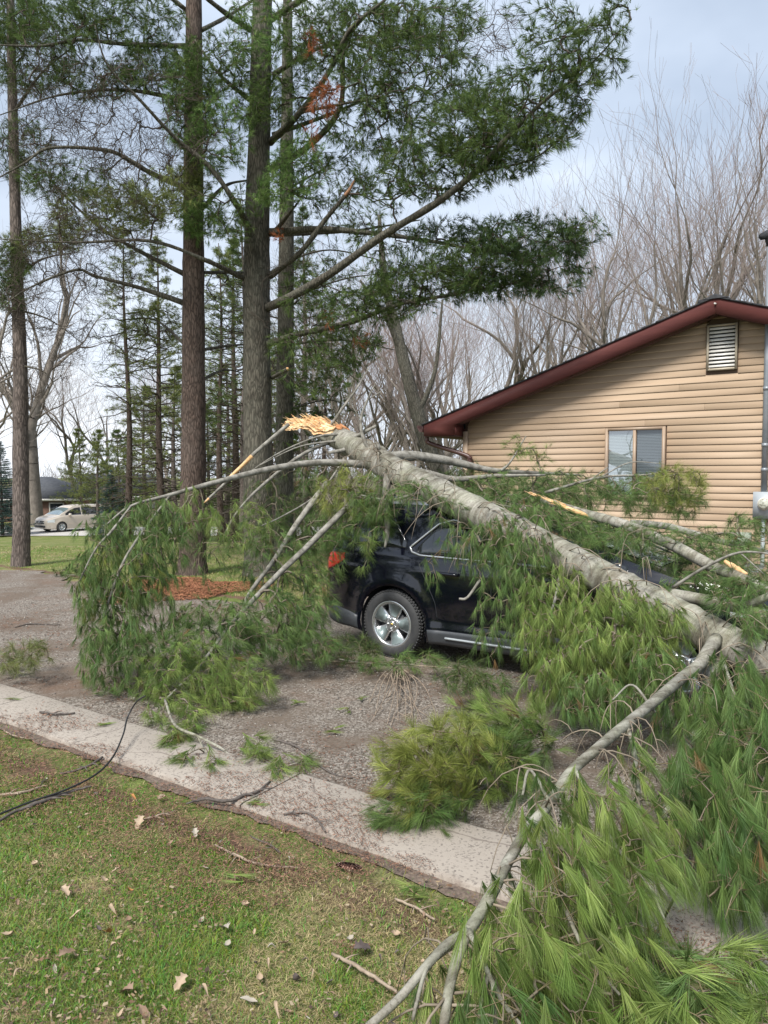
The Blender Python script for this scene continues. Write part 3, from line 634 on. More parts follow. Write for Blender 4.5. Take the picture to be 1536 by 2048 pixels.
# ================================================================== vehicles
def ip(x, tab):
    return float(np.interp(x, [a for a, b in tab], [b for a, b in tab]))
class Car:
    def __init__(s, D): s.D = D
    def hw(s, x, z):
        """half width of the body at station x, height z"""
        D = s.D
        wb = D['w']*ip(x, D['plan'])
        zb = min(ip(x, D['belt']), ip(x, D['roof'])-.015)
        base = ip(z, D['side'])*wb if z <= zb else None
        shoulder = ip(zb, D['side'])*wb
        if base is None:
            base = shoulder-D['tumble']*(z-zb)-0.10*(z-zb)**2-0.02*min(1, (z-zb)/.06)
        for ax in D['axles']:
            r = math.hypot(x-ax, z-D['wr']); base += D['flare']*math.exp(-((r-D['ar']-.05)/.07)**2)*(1 if z < zb else 0)
        return base
    def body(s, name, m_, parent):
        D = s.D; L = D['len']; xs = sorted(set([round(v, 4) for v in list(np.linspace(0, .3, 9))+list(np.linspace(.3, L-.3, int(L/.055)))+list(np.linspace(L-.3, L, 9))]))
        rows = []
        NS, NG, NR = 20, 9, 8
        for x in xs:
            zl = ip(x, D['low']); zr = ip(x, D['roof']); zb = min(ip(x, D['belt']), zr-.015)
            zz = [zl+(zb-zl)*k/NS for k in range(NS+1)]+[zb+(zr-zb)*k/NG for k in range(1, NG+1)]
            pr = [(s.hw(x, z), z) for z in zz]; we = pr[-1][0]
            crown = D['crown']*min(1, max(0.25, (zr-zb)/.3))
            for k in range(1, NR+1):
                u = k/NR; pr.append((we*(1-u), zr+crown*(1-(1-u)**2.4)))
            rows.append([(x, -w, z) for w, z in pr])
        V = np.array(rows); ns, npnt = V.shape[:2]
        dead = np.zeros((ns, npnt), bool)
        for ax in D['axles']:
            dx = V[..., 0]-ax; dz = V[..., 2]-D['wr']; r = np.hypot(dx, dz)
            ins = (r < D['ar']) & (np.arange(npnt)[None] <= NS); dead |= ins
        keep = []
        for i in range(ns-1):
            for j in range(npnt-1):
                c = int(dead[i, j])+int(dead[i+1, j])+int(dead[i, j+1])+int(dead[i+1, j+1])
                if c < 4: keep.append((i, j))
        for ax in D['axles']:
            for i in range(ns):
                for j in range(NS+1):
                    if dead[i, j]:
                        dx = V[i, j, 0]-ax; dz = V[i, j, 2]-D['wr']; r = math.hypot(dx, dz)
                        if r < D['ar'] and r > D['ar']-.12:
                            V[i, j, 0] = ax+dx/r*D['ar']; V[i, j, 2] = max(V[i, j, 2], D['wr']+dz/r*D['ar']) if dz > 0 else V[i, j, 2]
        mb = MB(); vr = V.reshape(-1, 3); vl = vr*np.array([1, -1, 1]); n = len(vr)
        f = np.array([(i*npnt+j, (i+1)*npnt+j, (i+1)*npnt+j+1, i*npnt+j+1) for i, j in keep])
        mb.add(np.concatenate([vr, vl]), np.concatenate([f, f[:, ::-1]+n]))
        for i, rev in ((0, 0), (ns-1, 1)):
            a = [i*npnt+j for j in range(npnt)]; b = [n+i*npnt+j for j in range(npnt-2, -1, -1)]
            q = a+b; mb.f.append(np.array([q[::-1] if rev else q]))
        o = mb.build(name, m_, parent, smooth=True)
        me = o.data
        import bmesh
        bm = bmesh.new(); bm.from_mesh(me); bmesh.ops.remove_doubles(bm, verts=bm.verts, dist=0.002)
        for e_ in bm.edges:
            if len(e_.link_faces) == 2 and e_.calc_face_angle(0) > R(38): e_.smooth = False
        bm.to_mesh(me); bm.free()
        return o
    def panel(s, name, m_, parent, xa, xb, zb_f, zt_f, off=.006, side=-1, nx=14, nz=6, thick=.006):
        """a side panel that follows the body between two outlines"""
        mb = MB(); v = []
        for i in range(nx+1):
            x = xa+(xb-xa)*i/nx
            for j in range(nz+1):
                z = zb_f(x)+(zt_f(x)-zb_f(x))*j/nz; v.append((x, side*(s.hw(x, z)+off), z))
        n0 = len(v); v += [(a, b-side*thick*2.5, c) for a, b, c in v]
        f = [(i*(nz+1)+j, (i+1)*(nz+1)+j, (i+1)*(nz+1)+j+1, i*(nz+1)+j+1) for i in range(nx) for j in range(nz)]
        bd = [i*(nz+1) for i in range(nx)]+[nx*(nz+1)+j for j in range(nz)]+[i*(nz+1)+nz for i in range(nx, 0, -1)]+[j for j in range(nz, 0, -1)]
        g = [(bd[k], bd[k]+n0, bd[(k+1) % len(bd)]+n0, bd[(k+1) % len(bd)]) for k in range(len(bd))]
        if side > 0: f = [t[::-1] for t in f]
        mb.add(v, f+g); return mb.build(name, m_, parent, smooth=False)
    def trim(s, name, m_, parent, pts, r=.012, side=-1, off=.008, closed=False):
        p = []
        pts = list(pts)+([pts[0]] if closed else [])
        for (a, b), (c, d) in zip(pts[:-1], pts[1:]):
            k = max(2, int(math.hypot(c-a, d-b)/.04))
            p += [(a+(c-a)*t/k, b+(d-b)*t/k) for t in range(k)]
        p.append(pts[-1]); q = [(x, side*(s.hw(x, z)+off), z) for x, z in p]
        mb = MB(); mb.tube(q, r, 6); return mb.build(name, m_, parent, smooth=True)

def wheel(parent, loc, r, rw, wd, face, style='five', M_=None):
    """tyre and rim around the local Y axis, face = -1 towards -Y"""
    w = empty('wheel', loc); w.parent = parent
    prof = [(rw-.01, .30), (rw+.008, .46), (rw+.035, .50), (r-.045, .52), (r-.012, .44), (r, .36), (r, .18), (r-.006, .17), (r-.006, .15), (r, .14), (r, .0)]
    prof = [(a, b*wd) for a, b in prof]; prof += [(a, -b) for a, b in prof[-2::-1]]
    n = 56; mb = MB(); v = []
    for i in range(n):
        a = 2*math.pi*i/n
        for rr, y in prof: v.append((rr*math.cos(a), y*face, rr*math.sin(a)))
    k = len(prof); f = [(i*k+j, i*k+j+1, ((i+1) % n)*k+j+1, ((i+1) % n)*k+j) for i in range(n) for j in range(k-1)]
    mb.add(v, f)
    for i in range(64):                      # tread blocks
        a = 2*math.pi*i/64
        for yy, sk in ((.40, .015), (.27, -.01), (.085, .012), (-.085, -.012), (-.27, .01), (-.40, -.015)):
            rr = r+.002 if abs(yy) < .35 else r-.007
            c, s_ = math.cos(a+sk), math.sin(a+sk); Mx = np.array([(c, 0, -s_), (0, 1, 0), (s_, 0, c)])
            mb.box((rr*c, yy*wd*face, rr*s_), (.012, .12*wd, 2*math.pi*r/64*.62), Mx)
    mb.build('tyre', M['tyre'], w, smooth=False)
    mb = MB(); y0 = .44*wd*face
    lip = [(rw+.012, .47*wd), (rw+.004, .485*wd), (rw-.012, .47*wd), (rw-.022, .40*wd), (rw-.035, .05*wd), (rw-.04, -.4*wd)]
    v = []; k = len(lip)
    for i in range(n):
        a = 2*math.pi*i/n
        for rr, y in lip: v.append((rr*math.cos(a), y*face, rr*math.sin(a)))
    f = [(i*k+j, i*k+j+1, ((i+1) % n)*k+j+1, ((i+1) % n)*k+j) for i in range(n) for j in range(k-1)]
    mb.add(v, f); mb.build('rim', M['chrome'], w, smooth=True)
    mb = MB(); mb.tube([(0, .05*wd*face, 0), (0, .02*wd*face, 0)], rw-.04, 32); mb.tube([(0, .28*wd*face, 0), (0, .05*wd*face, 0)], .15, 24); mb.build('brake_disc', M['dark_plastic'], w)
    ns = 5; rot = R(76)
    for i in range(ns):
        a = rot+2*math.pi*i/ns
        def pt(rad, tang, y): return (rad*math.cos(a)-tang*math.sin(a), y*face, rad*math.sin(a)+tang*math.cos(a))
        R0, R1 = .05, rw-.012
        def slab(sec):
            v = []
            for rad, hw_, yt, yb in sec: v += [pt(rad, -hw_, yb), pt(rad, -hw_, yt), pt(rad, hw_, yt), pt(rad, hw_, yb)]
            f = [(q*4+j, q*4+(j+1) % 4, q*4+4+(j+1) % 4, q*4+4+j) for q in range(len(sec)-1) for j in range(4)]
            f += [(0, 1, 2, 3), tuple(len(v)-4+j for j in (3, 2, 1, 0))]
            return v, f
        mb = MB(); v, f = slab([(R0, .036*rw/.2, .37*wd, .20*wd), (.09, .042*rw/.2, .385*wd, .24*wd), (R1*.6, .058*rw/.2, .40*wd, .30*wd), (R1, .082*rw/.2, .44*wd, .36*wd)]); mb.add(v, f)
        sp = mb.build('spoke', M['chrome'], w)
        mb = MB(); v, f = slab([(.085, .026*rw/.2, .398*wd, .38*wd), (R1*.6, .044*rw/.2, .412*wd, .39*wd), (R1-.008, .066*rw/.2, .452*wd, .43*wd)]); mb.add(v, f)
        mb.build('inlay', M['spoke_grey'], sp)
    mb = MB(); mb.tube([(0, .2*wd*face, 0), (0, .39*wd*face, 0), (0, .40*wd*face, 0)], [.072, .070, .055], 20); mb.build('hub', M['chrome'], w)
    mb = MB(); mb.tube([(0, .40*wd*face, 0), (0, .425*wd*face, 0), (0, .435*wd*face, 0)], [.033, .032, .02], 20); cp = mb.build('centre_cap', M['chrome'], w)
    mb = MB(); yy = .438*wd*face; mb.box((0, yy, 0), (.040, .003, .010)); mb.box((0, yy, 0), (.016, .004, .020)); mb.build('emblem', M['gold'], w)
    for i in range(5):
        a = rot+R(36)+2*math.pi*i/5; c = (.052*math.cos(a), 0, .052*math.sin(a))
        mb = MB(); mb.tube([(c[0], .38*wd*face, c[2]), (c[0], .425*wd*face, c[2]), (c[0], .435*wd*face, c[2])], [.0115, .0115, .006], 6); mb.build('lug_nut', M['chrome'], w)
    return w
M['navy'] = mat('navy black car paint', (0.0015, 0.002, 0.006), 0.15, coat=0.9, spec=0.4)
M['beige_paint'] = mat('champagne metallic paint', (0.52, 0.46, 0.39), 0.4, metal=0.0, coat=0.6)
M['car_glass'] = mat('tinted car glass', (0.012, 0.014, 0.016), 0.03, spec=0.9, coat=0.6)
M['windshield'] = mat('windscreen glass', (0.12, 0.17, 0.18), 0.03, spec=1.0, coat=1.0)
def cracked():
    def fn(t, src, vec):
        N = t.nodes; tc = N.new('ShaderNodeTexCoord'); v = N.new('ShaderNodeTexVoronoi'); v.feature = 'DISTANCE_TO_EDGE'; v.inputs['Scale'].default_value = 16; t.links.new(tc.outputs['Object'], v.inputs['Vector'])
        r = N.new('ShaderNodeValToRGB'); r.color_ramp.elements[0].color = (.55, .62, .62, 1); r.color_ramp.elements[1].position = .09; r.color_ramp.elements[1].color = (.035, .045, .048, 1); t.links.new(v.outputs[0], r.inputs[0]); return r.outputs[0]
    return mat('crazed windscreen', (.1, .1, .1), .12, extra=cracked.fn if False else fn, coat=.7)
M['crazed'] = cracked()
M['chrome'] = mat('bright wheel metal', (0.66, 0.67, 0.68), 0.24, metal=0.85)
M['spoke_grey'] = mat('grey spoke insert', (0.22, 0.27, 0.27), 0.35, metal=0.25, coat=0.6)
M['tyre'] = mat('tyre rubber', (0.028, 0.029, 0.031), 0.75, (0.045, 0.045, 0.045), 12, bump=0.1)
M['dark_plastic'] = mat('dark plastic', (0.025, 0.027, 0.03), 0.55)
M['grey_plastic'] = mat('grey plastic cladding', (0.05, 0.056, 0.062), 0.5, (0.065, 0.07, 0.078), 6)
M['red_lens'] = mat('red lamp lens', (0.60, 0.018, 0.012), 0.1, coat=1.0, spec=0.8)
M['clear_lens'] = mat('clear lamp lens', (0.62, 0.66, 0.68), 0.08, coat=1.0)
M['gold'] = mat('gold emblem', (0.7, 0.5, 0.15), 0.3, metal=0.8)

# ---- the crushed dark SUV
SD = dict(len=4.77, w=0.925, wr=0.352, ar=0.405, axles=(0.98, 3.84), flare=0.028, tumble=0.33, crown=0.05,
          plan=[(0, .80), (.04, .86), (.12, .92), (.3, .97), (.7, 1), (3.9, 1), (4.4, .95), (4.65, .86), (4.74, .76), (4.77, .70)],
          side=[(.18, .93), (.3, .975), (.36, .985), (.44, .965), (.6, .985), (.78, 1.0), (.95, 1.0), (1.02, .975), (1.3, .95)],
          belt=[(0, .95), (.15, 1.08), (.5, 1.10), (2.8, 1.03), (3.6, 1.02), (4.0, .98), (4.77, .8)],
          roof=[(0, .72), (.015, .95), (.06, 1.06), (.14, 1.14), (.34, 1.42), (.50, 1.56), (.68, 1.60), (1.2, 1.59), (1.6, 1.53), (2.1, 1.42), (2.6, 1.36), (3.0, 1.27), (3.62, 1.09), (3.74, 1.055), (4.2, 1.01), (4.5, .95), (4.68, .86), (4.75, .74), (4.77, .6)],
          low=[(0, .42), (.06, .30), (.5, .26), (.6, .22), (3.4, .2), (4.4, .22), (4.77, .34)])
suv = Car(SD)
sv = empty('parked_suv', W(-5.23, 7.24, 0), -R(34.5)); tag(sv, 'dark navy SUV crushed under the fallen pine on the gravel drive', 'car')
suv.body('body', M['navy'], sv)
mb = MB(); mb.box((2.4, 0, .32), (3.4, 1.5, .22)); mb.box((.98, 0, .62), (.9, 1.25, .56)); mb.box((3.84, 0, .6), (.9, 1.25, .5)); mb.build('underbody', M['dark_plastic'], sv)
for ax in SD['axles']:
    for sd_ in (-1, 1):
        mb = MB(); v = []; n = 20
        for i in range(n+1):
            a = math.pi*(-.12+1.24*i/n); v += [(ax+.40*math.cos(a), sd_*.905, .352+.40*math.sin(a)), (ax+.40*math.cos(a), sd_*.60, .352+.40*math.sin(a))]
        mb.add(v, [(2*i, 2*i+2, 2*i+3, 2*i+1) for i in range(n)]); mb.build('wheel_liner', M['dark_plastic'], sv)
        wheel(sv, (ax, sd_*.815, .352), .352, .232, .235, sd_)
# glass
zbel = lambda x: 1.105-.02*(x-.5)
def ztop(x): return ip(x, [(1.22, 1.12), (1.45, 1.38), (1.62, 1.42), (2.1, 1.34), (2.6, 1.28), (3.0, 1.20), (3.45, 1.10)])
for sd_ in (-1, 1):
    suv.panel('rear_quarter_glass', M['car_glass'], sv, .36, 1.12, lambda x: 1.15, lambda x: ip(x, [(.36, 1.30), (.6, 1.46), (.9, 1.47), (1.12, 1.20)]), side=sd_)
    suv.panel('rear_door_glass', M['car_glass'], sv, 1.26, 2.08, lambda x: zbel(x)+.01, ztop, side=sd_)
    suv.panel('front_door_glass', M['car_glass'], sv, 2.16, 3.38, lambda x: zbel(x)+.01, ztop, side=sd_)
    suv.trim('window_trim', M['chrome'], sv, [(3.44, 1.045), (2.2, 1.072), (1.32, 1.088), (1.21, 1.115), (1.17, 1.16), (1.46, 1.405), (1.62, 1.45), (2.1, 1.365), (2.6, 1.30)], r=.0125, side=sd_, off=.010)
    for hx in (1.55, 2.68):
        suv.trim('door_handle', M['navy'], sv, [(hx, .93), (hx+.22, .925)], r=.018, side=sd_, off=.022)
    for dx in (1.16, 2.12, 3.3):
        pts = [(dx+.06*(dx < 1.5), 1.03), (dx, .85), (dx, .45)] if dx > 1.5 else [(1.30, 1.02), (1.42, .8), (1.50, .62), (1.52, .45)]
        suv.trim('door_seam', M['dark_plastic'], sv, pts, r=.004, side=sd_, off=-.001)
    suv.panel('sill_cladding', M['grey_plastic'], sv, 1.43, 3.38, lambda x: .205, lambda x: .335+.012*x, off=.022, side=sd_, nx=20, nz=4)
    suv.trim('sill_step', M['chrome'] if False else M['grey_box'], sv, [(1.62, .285), (3.3, .278)], r=.012, side=sd_, off=.026)
    suv.panel('bumper_cladding', M['grey_plastic'], sv, .03, .54, lambda x: ip(x, [(.03, .34), (.2, .27), (.54, .25)]), lambda x: ip(x, [(.03, .50), (.54, .40)]), off=.012, side=sd_, nx=8)
    # tail lamp wraps the corner, a red lens in a dark surround
    suv.panel('tail_lamp', M['red_lens'], sv, .03, .34, lambda x: ip(x, [(.03, .84), (.2, .90), (.34, .98)]), lambda x: ip(x, [(.03, 1.03), (.15, 1.055), (.34, 1.06)]), off=.012, side=sd_, nx=8)
    suv.panel('head_lamp', M['clear_lens'], sv, 4.2, 4.66, lambda x: .78, lambda x: ip(x, [(4.2, .90), (4.66, .82)]), off=.008, side=sd_, nx=8)
    mb = MB(); mb.tube([(3.22, sd_*.90, 1.06), (3.20, sd_*1.0, 1.10), (3.18, sd_*1.09, 1.13)], [.03, .085, .06], 12); mb.build('mirror', M['navy'], sv, smooth=True)
    mb = MB(); mb.tube(spline([(.75, sd_*.64, 1.61), (.85, sd_*.64, 1.66), (1.3, sd_*.65, 1.64), (1.7, sd_*.65, 1.55), (1.9, sd_*.64, 1.46)], 4), .014, 8); mb.build('roof_rail', M['chrome'], sv, smooth=True)
def across(C, name, m_, parent, xa, xb, wf, off=.008, n=10, k=12):
    """a pane lying across the car, following the roof line from xa to xb"""
    v = []
    for i in range(n+1):
        x = xa+(xb-xa)*i/n; zr = ip(x, C.D['roof']); zb = min(ip(x, C.D['belt']), zr-.015); we = C.hw(x, zr)
        cr_ = C.D['crown']*min(1, max(.25, (zr-zb)/.3))
        for j in range(k+1):
            y = (-1+2*j/k)*min(wf(x), we*.995); u = 1-abs(y)/we; v.append((x, y, zr+cr_*(1-(1-u)**2.4)+off))
    mb = MB(); mb.add(v, [(i*(k+1)+j, (i+1)*(k+1)+j, (i+1)*(k+1)+j+1, i*(k+1)+j+1) for i in range(n) for j in range(k)])
    o = mb.build(name, m_, parent, smooth=True); return o
across(suv, 'windshield', M['crazed'], sv, 2.95, 3.60, lambda x: .62, .006)
across(suv, 'rear_glass', M['car_glass'], sv, .15, .50, lambda x: .68, .012)
mb = MB(); mb.box((.0, 0, .80), (.02, .34, .13)); mb.build('licence_plate', M['white_metal'], sv)
mb = MB(); mb.tube([(.42, 0, 1.66), (.20, 0, 1.585)], .03, 8); mb.build('spoiler', M['navy'], sv)
for sd_ in (-1, 1):
    mb = MB(); mb.tube([(3.70, sd_*.1+.2, 1.09), (3.35, sd_*.1-.15, 1.285)], .01, 6); mb.build('wiper', M['dark_plastic'], sv)

# ---- the beige minivan on the road
VD = dict(len=5.15, w=1.0, wr=0.34, ar=0.375, axles=(1.05, 4.13), flare=0.02, tumble=0.30, crown=0.05,
          plan=[(0, .84), (.06, .92), (.3, .98), (.8, 1), (4.2, 1), (4.7, .93), (4.95, .82), (5.1, .68), (5.15, .6)],
          side=[(.18, .93), (.3, .97), (.6, 1.0), (.9, .995), (1.05, .97), (1.3, .95)],
          belt=[(0, .95), (.2, 1.10), (4.0, 1.04), (4.3, 1.0), (5.15, .75)],
          roof=[(0, .6), (.03, 1.1), (.12, 1.45), (.3, 1.66), (.6, 1.72), (2.5, 1.75), (3.2, 1.69), (3.55, 1.52), (4.25, 1.12), (4.35, 1.07), (4.8, .97), (5.03, .86), (5.12, .70), (5.15, .5)],
          low=[(0, .4), (.06, .28), (.6, .2), (4.6, .2), (5.15, .26)])
van = Car(VD)
hd = math.atan2(-.80, -.60)
vp = P(150, 1056, 51.0); fwd = np.array([math.cos(hd), math.sin(hd), 0])
vn = empty('minivan', (vp[0]-fwd[0]*2.5, 51.3-fwd[1]*2.5, float(gz(0, 51))+.03), hd); tag(vn, 'beige minivan parked on the pale road left of the pines', 'van')
van.body('body', M['beige_paint'], vn)
mb = MB(); mb.box((2.5, 0, .3), (4.4, 1.6, .22)); mb.box((1.05, 0, .6), (.8, 1.4, .5)); mb.box((4.13, 0, .6), (.8, 1.4, .5)); mb.build('underbody', M['dark_plastic'], vn)
for sd_ in (-1, 1):
    for ax in VD['axles']: wheel(vn, (ax, sd_*.885, .34), .34, .21, .22, sd_)
    for ax in VD['axles']:
        mb = MB(); v = []; n = 16
        for i in range(n+1):
            a = math.pi*(-.1+1.2*i/n); v += [(ax+.37*math.cos(a), sd_*.96, .34+.37*math.sin(a)), (ax+.37*math.cos(a), sd_*.66, .34+.37*math.sin(a))]
        mb.add(v, [(2*i, 2*i+2, 2*i+3, 2*i+1) for i in range(n)]); mb.build('wheel_liner', M['dark_plastic'], vn)
    zt = lambda x: ip(x, [(.25, 1.50), (.5, 1.60), (2.6, 1.635), (3.1, 1.58), (3.5, 1.43), (3.95, 1.18)])
    for a, b in ((.32, 1.35), (1.42, 2.62), (2.70, 3.85)): van.panel('side_window', M['car_glass'], vn, a, b, lambda x: 1.115, zt, side=sd_)
    van.panel('head_lamp', M['clear_lens'], vn, 4.62, 5.03, lambda x: .68, lambda x: ip(x, [(4.62, .90), (5.03, .80)]), off=.012, side=sd_)
    van.panel('tail_lamp', M['red_lens'], vn, .02, .22, lambda x: .85, lambda x: 1.12, off=.012, side=sd_)
    van.trim('side_moulding', M['beige_paint'], vn, [(1.5, .55), (3.6, .55)], r=.018, side=sd_, off=.012)
    mb = MB(); mb.tube([(3.62, sd_*.95, 1.10), (3.60, sd_*1.06, 1.15), (3.58, sd_*1.16, 1.17)], [.04, .10, .07], 10); mb.build('mirror', M['beige_paint'], vn, smooth=True)
across(van, 'windshield', M['windshield'], vn, 3.50, 4.24, lambda x: .80, .012)
mb = MB(); mb.box((5.145, 0, .62), (.05, 1.05, .045)); mb.box((5.14, 0, .74), (.05, 1.05, .045)); mb.build('grille', M['dark_plastic'], vn)
mb = MB(); mb.box((5.165, 0, .68), (.03, 1.1, .02)); mb.box((5.165, 0, .68), (.035, .06, .16)); mb.build('grille_bar', M['chrome'], vn)
mb = MB(); mb.box((5.14, 0, .40), (.06, 1.3, .12)); mb.box((4.93, .69, .42), (.30, .1, .10), Matrix.Rotation(R(-52), 3, 'Z')); mb.box((4.93, -.69, .42), (.30, .1, .10), Matrix.Rotation(R(52), 3, 'Z')); mb.build('air_intake', M['dark_plastic'], vn)
# ================================================================== plant building blocks
PAL = {  # needle colours: pairs to blend between
    'fresh': ((0.11, 0.19, 0.04), (0.27, 0.34, 0.09)),
    'green': ((0.075, 0.15, 0.04), (0.18, 0.26, 0.075)),
    'yellow': ((0.17, 0.22, 0.045), (0.33, 0.35, 0.09)),
    'deep': ((0.05, 0.09, 0.028), (0.125, 0.175, 0.046)),
    'dark': ((0.036, 0.07, 0.026), (0.085, 0.13, 0.038)),
    'olive': ((0.10, 0.14, 0.04), (0.23, 0.25, 0.08)),
    'rust': ((0.20, 0.06, 0.022), (0.33, 0.12, 0.045)),
    'spruce': ((0.05, 0.095, 0.085), (0.10, 0.155, 0.14)),
}
def palcol(pal, n):
    a, b = np.array(PAL[pal][0]), np.array(PAL[pal][1]); t = RNG.beta(1.6, 1.6, n)[:, None]
    c = (a*(1-t)+b*t)*RNG.uniform(0.65, 1.3, n)[:, None]
    if pal in ('fresh', 'green', 'yellow'): c = np.where(RNG.uniform(0, 1, (n, 1)) < .008, np.array([[.22, .135, .055]]), c)
    return c
def frames(d):
    up = np.where(np.abs(d[:, 2:3]) < 0.9, np.array([[0, 0, 1.0]]), np.array([[1.0, 0, 0]]))
    u = nrm(np.cross(up, d)); return u, np.cross(d, u)
def tufts(mb, pos, d, L, K, wid, spread=0.45, col=None, sag=0.0, seg=1, stem=0.4, flat=1.0):
    """fans of needles: pos (N,3) where the tip of a shoot is, d its direction"""
    N = len(pos); 
    if N == 0: return
    d = nrm(d); u, w = frames(d); L = np.broadcast_to(L, (N,))
    th = RNG.uniform(0, 2*math.pi, (N, K)); ph = np.minimum(RNG.uniform(0, 1, (N, K))**.75*spread*1.75, 1.5)
    nd = d[:, None]*np.cos(ph)[..., None]+(u[:, None]*np.cos(th)[..., None]+w[:, None]*(np.sin(th)*flat)[..., None])*np.sin(ph)[..., None]
    ln = (L[:, None]*RNG.uniform(0.72, 1.12, (N, K)))
    b = pos[:, None]-d[:, None]*(RNG.uniform(0, 1, (N, K))*stem*L[:, None])[..., None]
    side = nrm(np.cross(nd, RNG.normal(0, 1, (N, K, 3))))*(wid/2)
    tip = b+nd*ln[..., None]; tip[..., 2] -= sag*ln
    c = np.repeat((col if col is not None else palcol('green', N))[:, None], K, 1)*RNG.uniform(0.75, 1.2, (N, K, 1))
    if seg == 1:
        v = np.stack([b-side, b+side, tip], 2); mb.add(v.reshape(-1, 3), np.arange(N*K*3).reshape(-1, 3), np.repeat(c.reshape(-1, 3), 3, axis=0))
    else:
        mid = b+nd*(ln*0.55)[..., None]; mid[..., 2] -= sag*ln*0.2
        v = np.stack([b-side*.8, b+side*.8, mid+side, mid-side, tip], 2); k = np.arange(N*K)[:, None]*5; n0 = mb.n
        mb.add(v.reshape(-1, 3), k+np.array([[0, 1, 2, 3]]), np.repeat(c.reshape(-1, 3), 5, axis=0)); mb.f.append(k+np.array([[3, 2, 4]])+n0)

def grow(skel, targets, arch=0.10, mids=3, jit=0.05, order=True, bias=None):
    """joins every target to the nearest point already in the branch network; returns node positions, parents, shoot directions"""
    S = len(skel); T = len(targets); nmax = S+T*mids
    pos = np.zeros((nmax, 3)); pos[:S] = skel; par = -np.ones(nmax, int); cnt = np.zeros(nmax)
    dd = np.min(np.linalg.norm(targets[:, None]-skel[None, ::max(1, S//60)], axis=2), axis=1)
    od = np.argsort(dd); n = S; tips = np.zeros(T, int); dirs = np.zeros((T, 3))
    for ti in od:
        t = targets[ti]; df = pos[:n]-t
        dist = np.sqrt((df*df).sum(1)); dist[:S] *= 1.15
        k = int(np.argmin(dist)); p0 = pos[k]; L0 = dist[k]
        prev = k
        for q in range(1, mids+1):
            f = q/mids; p = p0*(1-f)+t*f
            p = p+np.array((0, 0, 1))*arch*L0*4*f*(1-f)
            if q < mids: p = p+RNG.normal(0, 1, 3)*jit*L0
            pos[n] = p; par[n] = prev; prev = n; n += 1
        tips[ti] = prev; dirs[ti] = pos[prev]-pos[par[prev]]
        q = prev
        while q >= 0: cnt[q] += 1; q = par[q]
    return pos[:n], par[:n], cnt[:n], tips, nrm(dirs)
def twigmesh(mb, g, rt=0.0022, ex=0.45, rmax=0.03, sides=3, c0=(0.17, 0.145, 0.115), c1=(0.20, 0.165, 0.115)):
    pos, par, cnt, tips, dirs = g; i = np.where(par >= 0)[0]
    r = np.minimum(rt*np.maximum(cnt, 1)**ex, rmax)
    ra = np.minimum(r[par[i]], r[i]*1.35); t = np.clip(r[i]/0.01, 0, 1)[:, None]
    c = np.array(c1)*(1-t)+np.array(c0)*t; c = c*RNG.uniform(0.75, 1.2, (len(i), 1))
    mb.frusta(pos[par[i]], pos[i], ra, r[i], sides, c)
def region_pts(reg):
    """(cx, cy, rx, ry, Y0, Y1, n): points scattered through an ellipse of the picture at those distances, kept above ground"""
    cx, cy, rx, ry, Y0, Y1, n = reg[:7]
    a = RNG.uniform(0, 2*math.pi, n); r = np.sqrt(RNG.uniform(0, 1, n)); px = cx+np.cos(a)*r*rx; py = cy+np.sin(a)*r*ry; Y = RNG.uniform(Y0, Y1, n)
    o = []
    for x, y, d in zip(px, py, Y):
        p = P(x, y, d); g = float(gz(p[0], p[1]))
        if p[2] < g+0.05:
            d = d*(CAM_Z-0.05-g)/(CAM_Z-p[2]); p = P(x, y, d)
        o.append(p)
    return np.array(o)
def foliage(mbn, g, tips_pos, dirs, pal, L=0.115, K=34, wid=0.0022, per=3, hang=0.5, drift=(0, 0, 0), spread=0.4, seg=1, sag=0.1, out=0.10):
    N = len(tips_pos); D = np.repeat(dirs, per, axis=0); Pp = np.repeat(tips_pos, per, axis=0)
    rnd = nrm(RNG.normal(0, 1, (N*per, 3)))
    first = (np.arange(N*per) % per == 0)[:, None]
    pos = Pp+np.where(first, D*out*.3, (D*0.4+rnd*0.9)*out*RNG.uniform(.4, 1, (N*per, 1))-D*out*.5)
    dr = nrm(D*(1-hang)*1.1+rnd*0.45*(~first+0.3)+np.array(drift)+np.array((0, 0, -1.0))*hang)
    # keep above ground
    zmin = gz(pos[:, 0], pos[:, 1])+0.03; pos[:, 2] = np.maximum(pos[:, 2], zmin)
    low = pos[:, 2]-zmin < L; dr[:, 2] = np.where(low, np.maximum(dr[:, 2], -(pos[:, 2]-zmin)/L*0.9+0.02), dr[:, 2]); dr = nrm(dr)
    tufts(mbn, pos, dr, L*RNG.uniform(.8, 1.1, N*per), K, wid, spread, palcol(pal, N*per), sag, seg)
    return pos, Pp

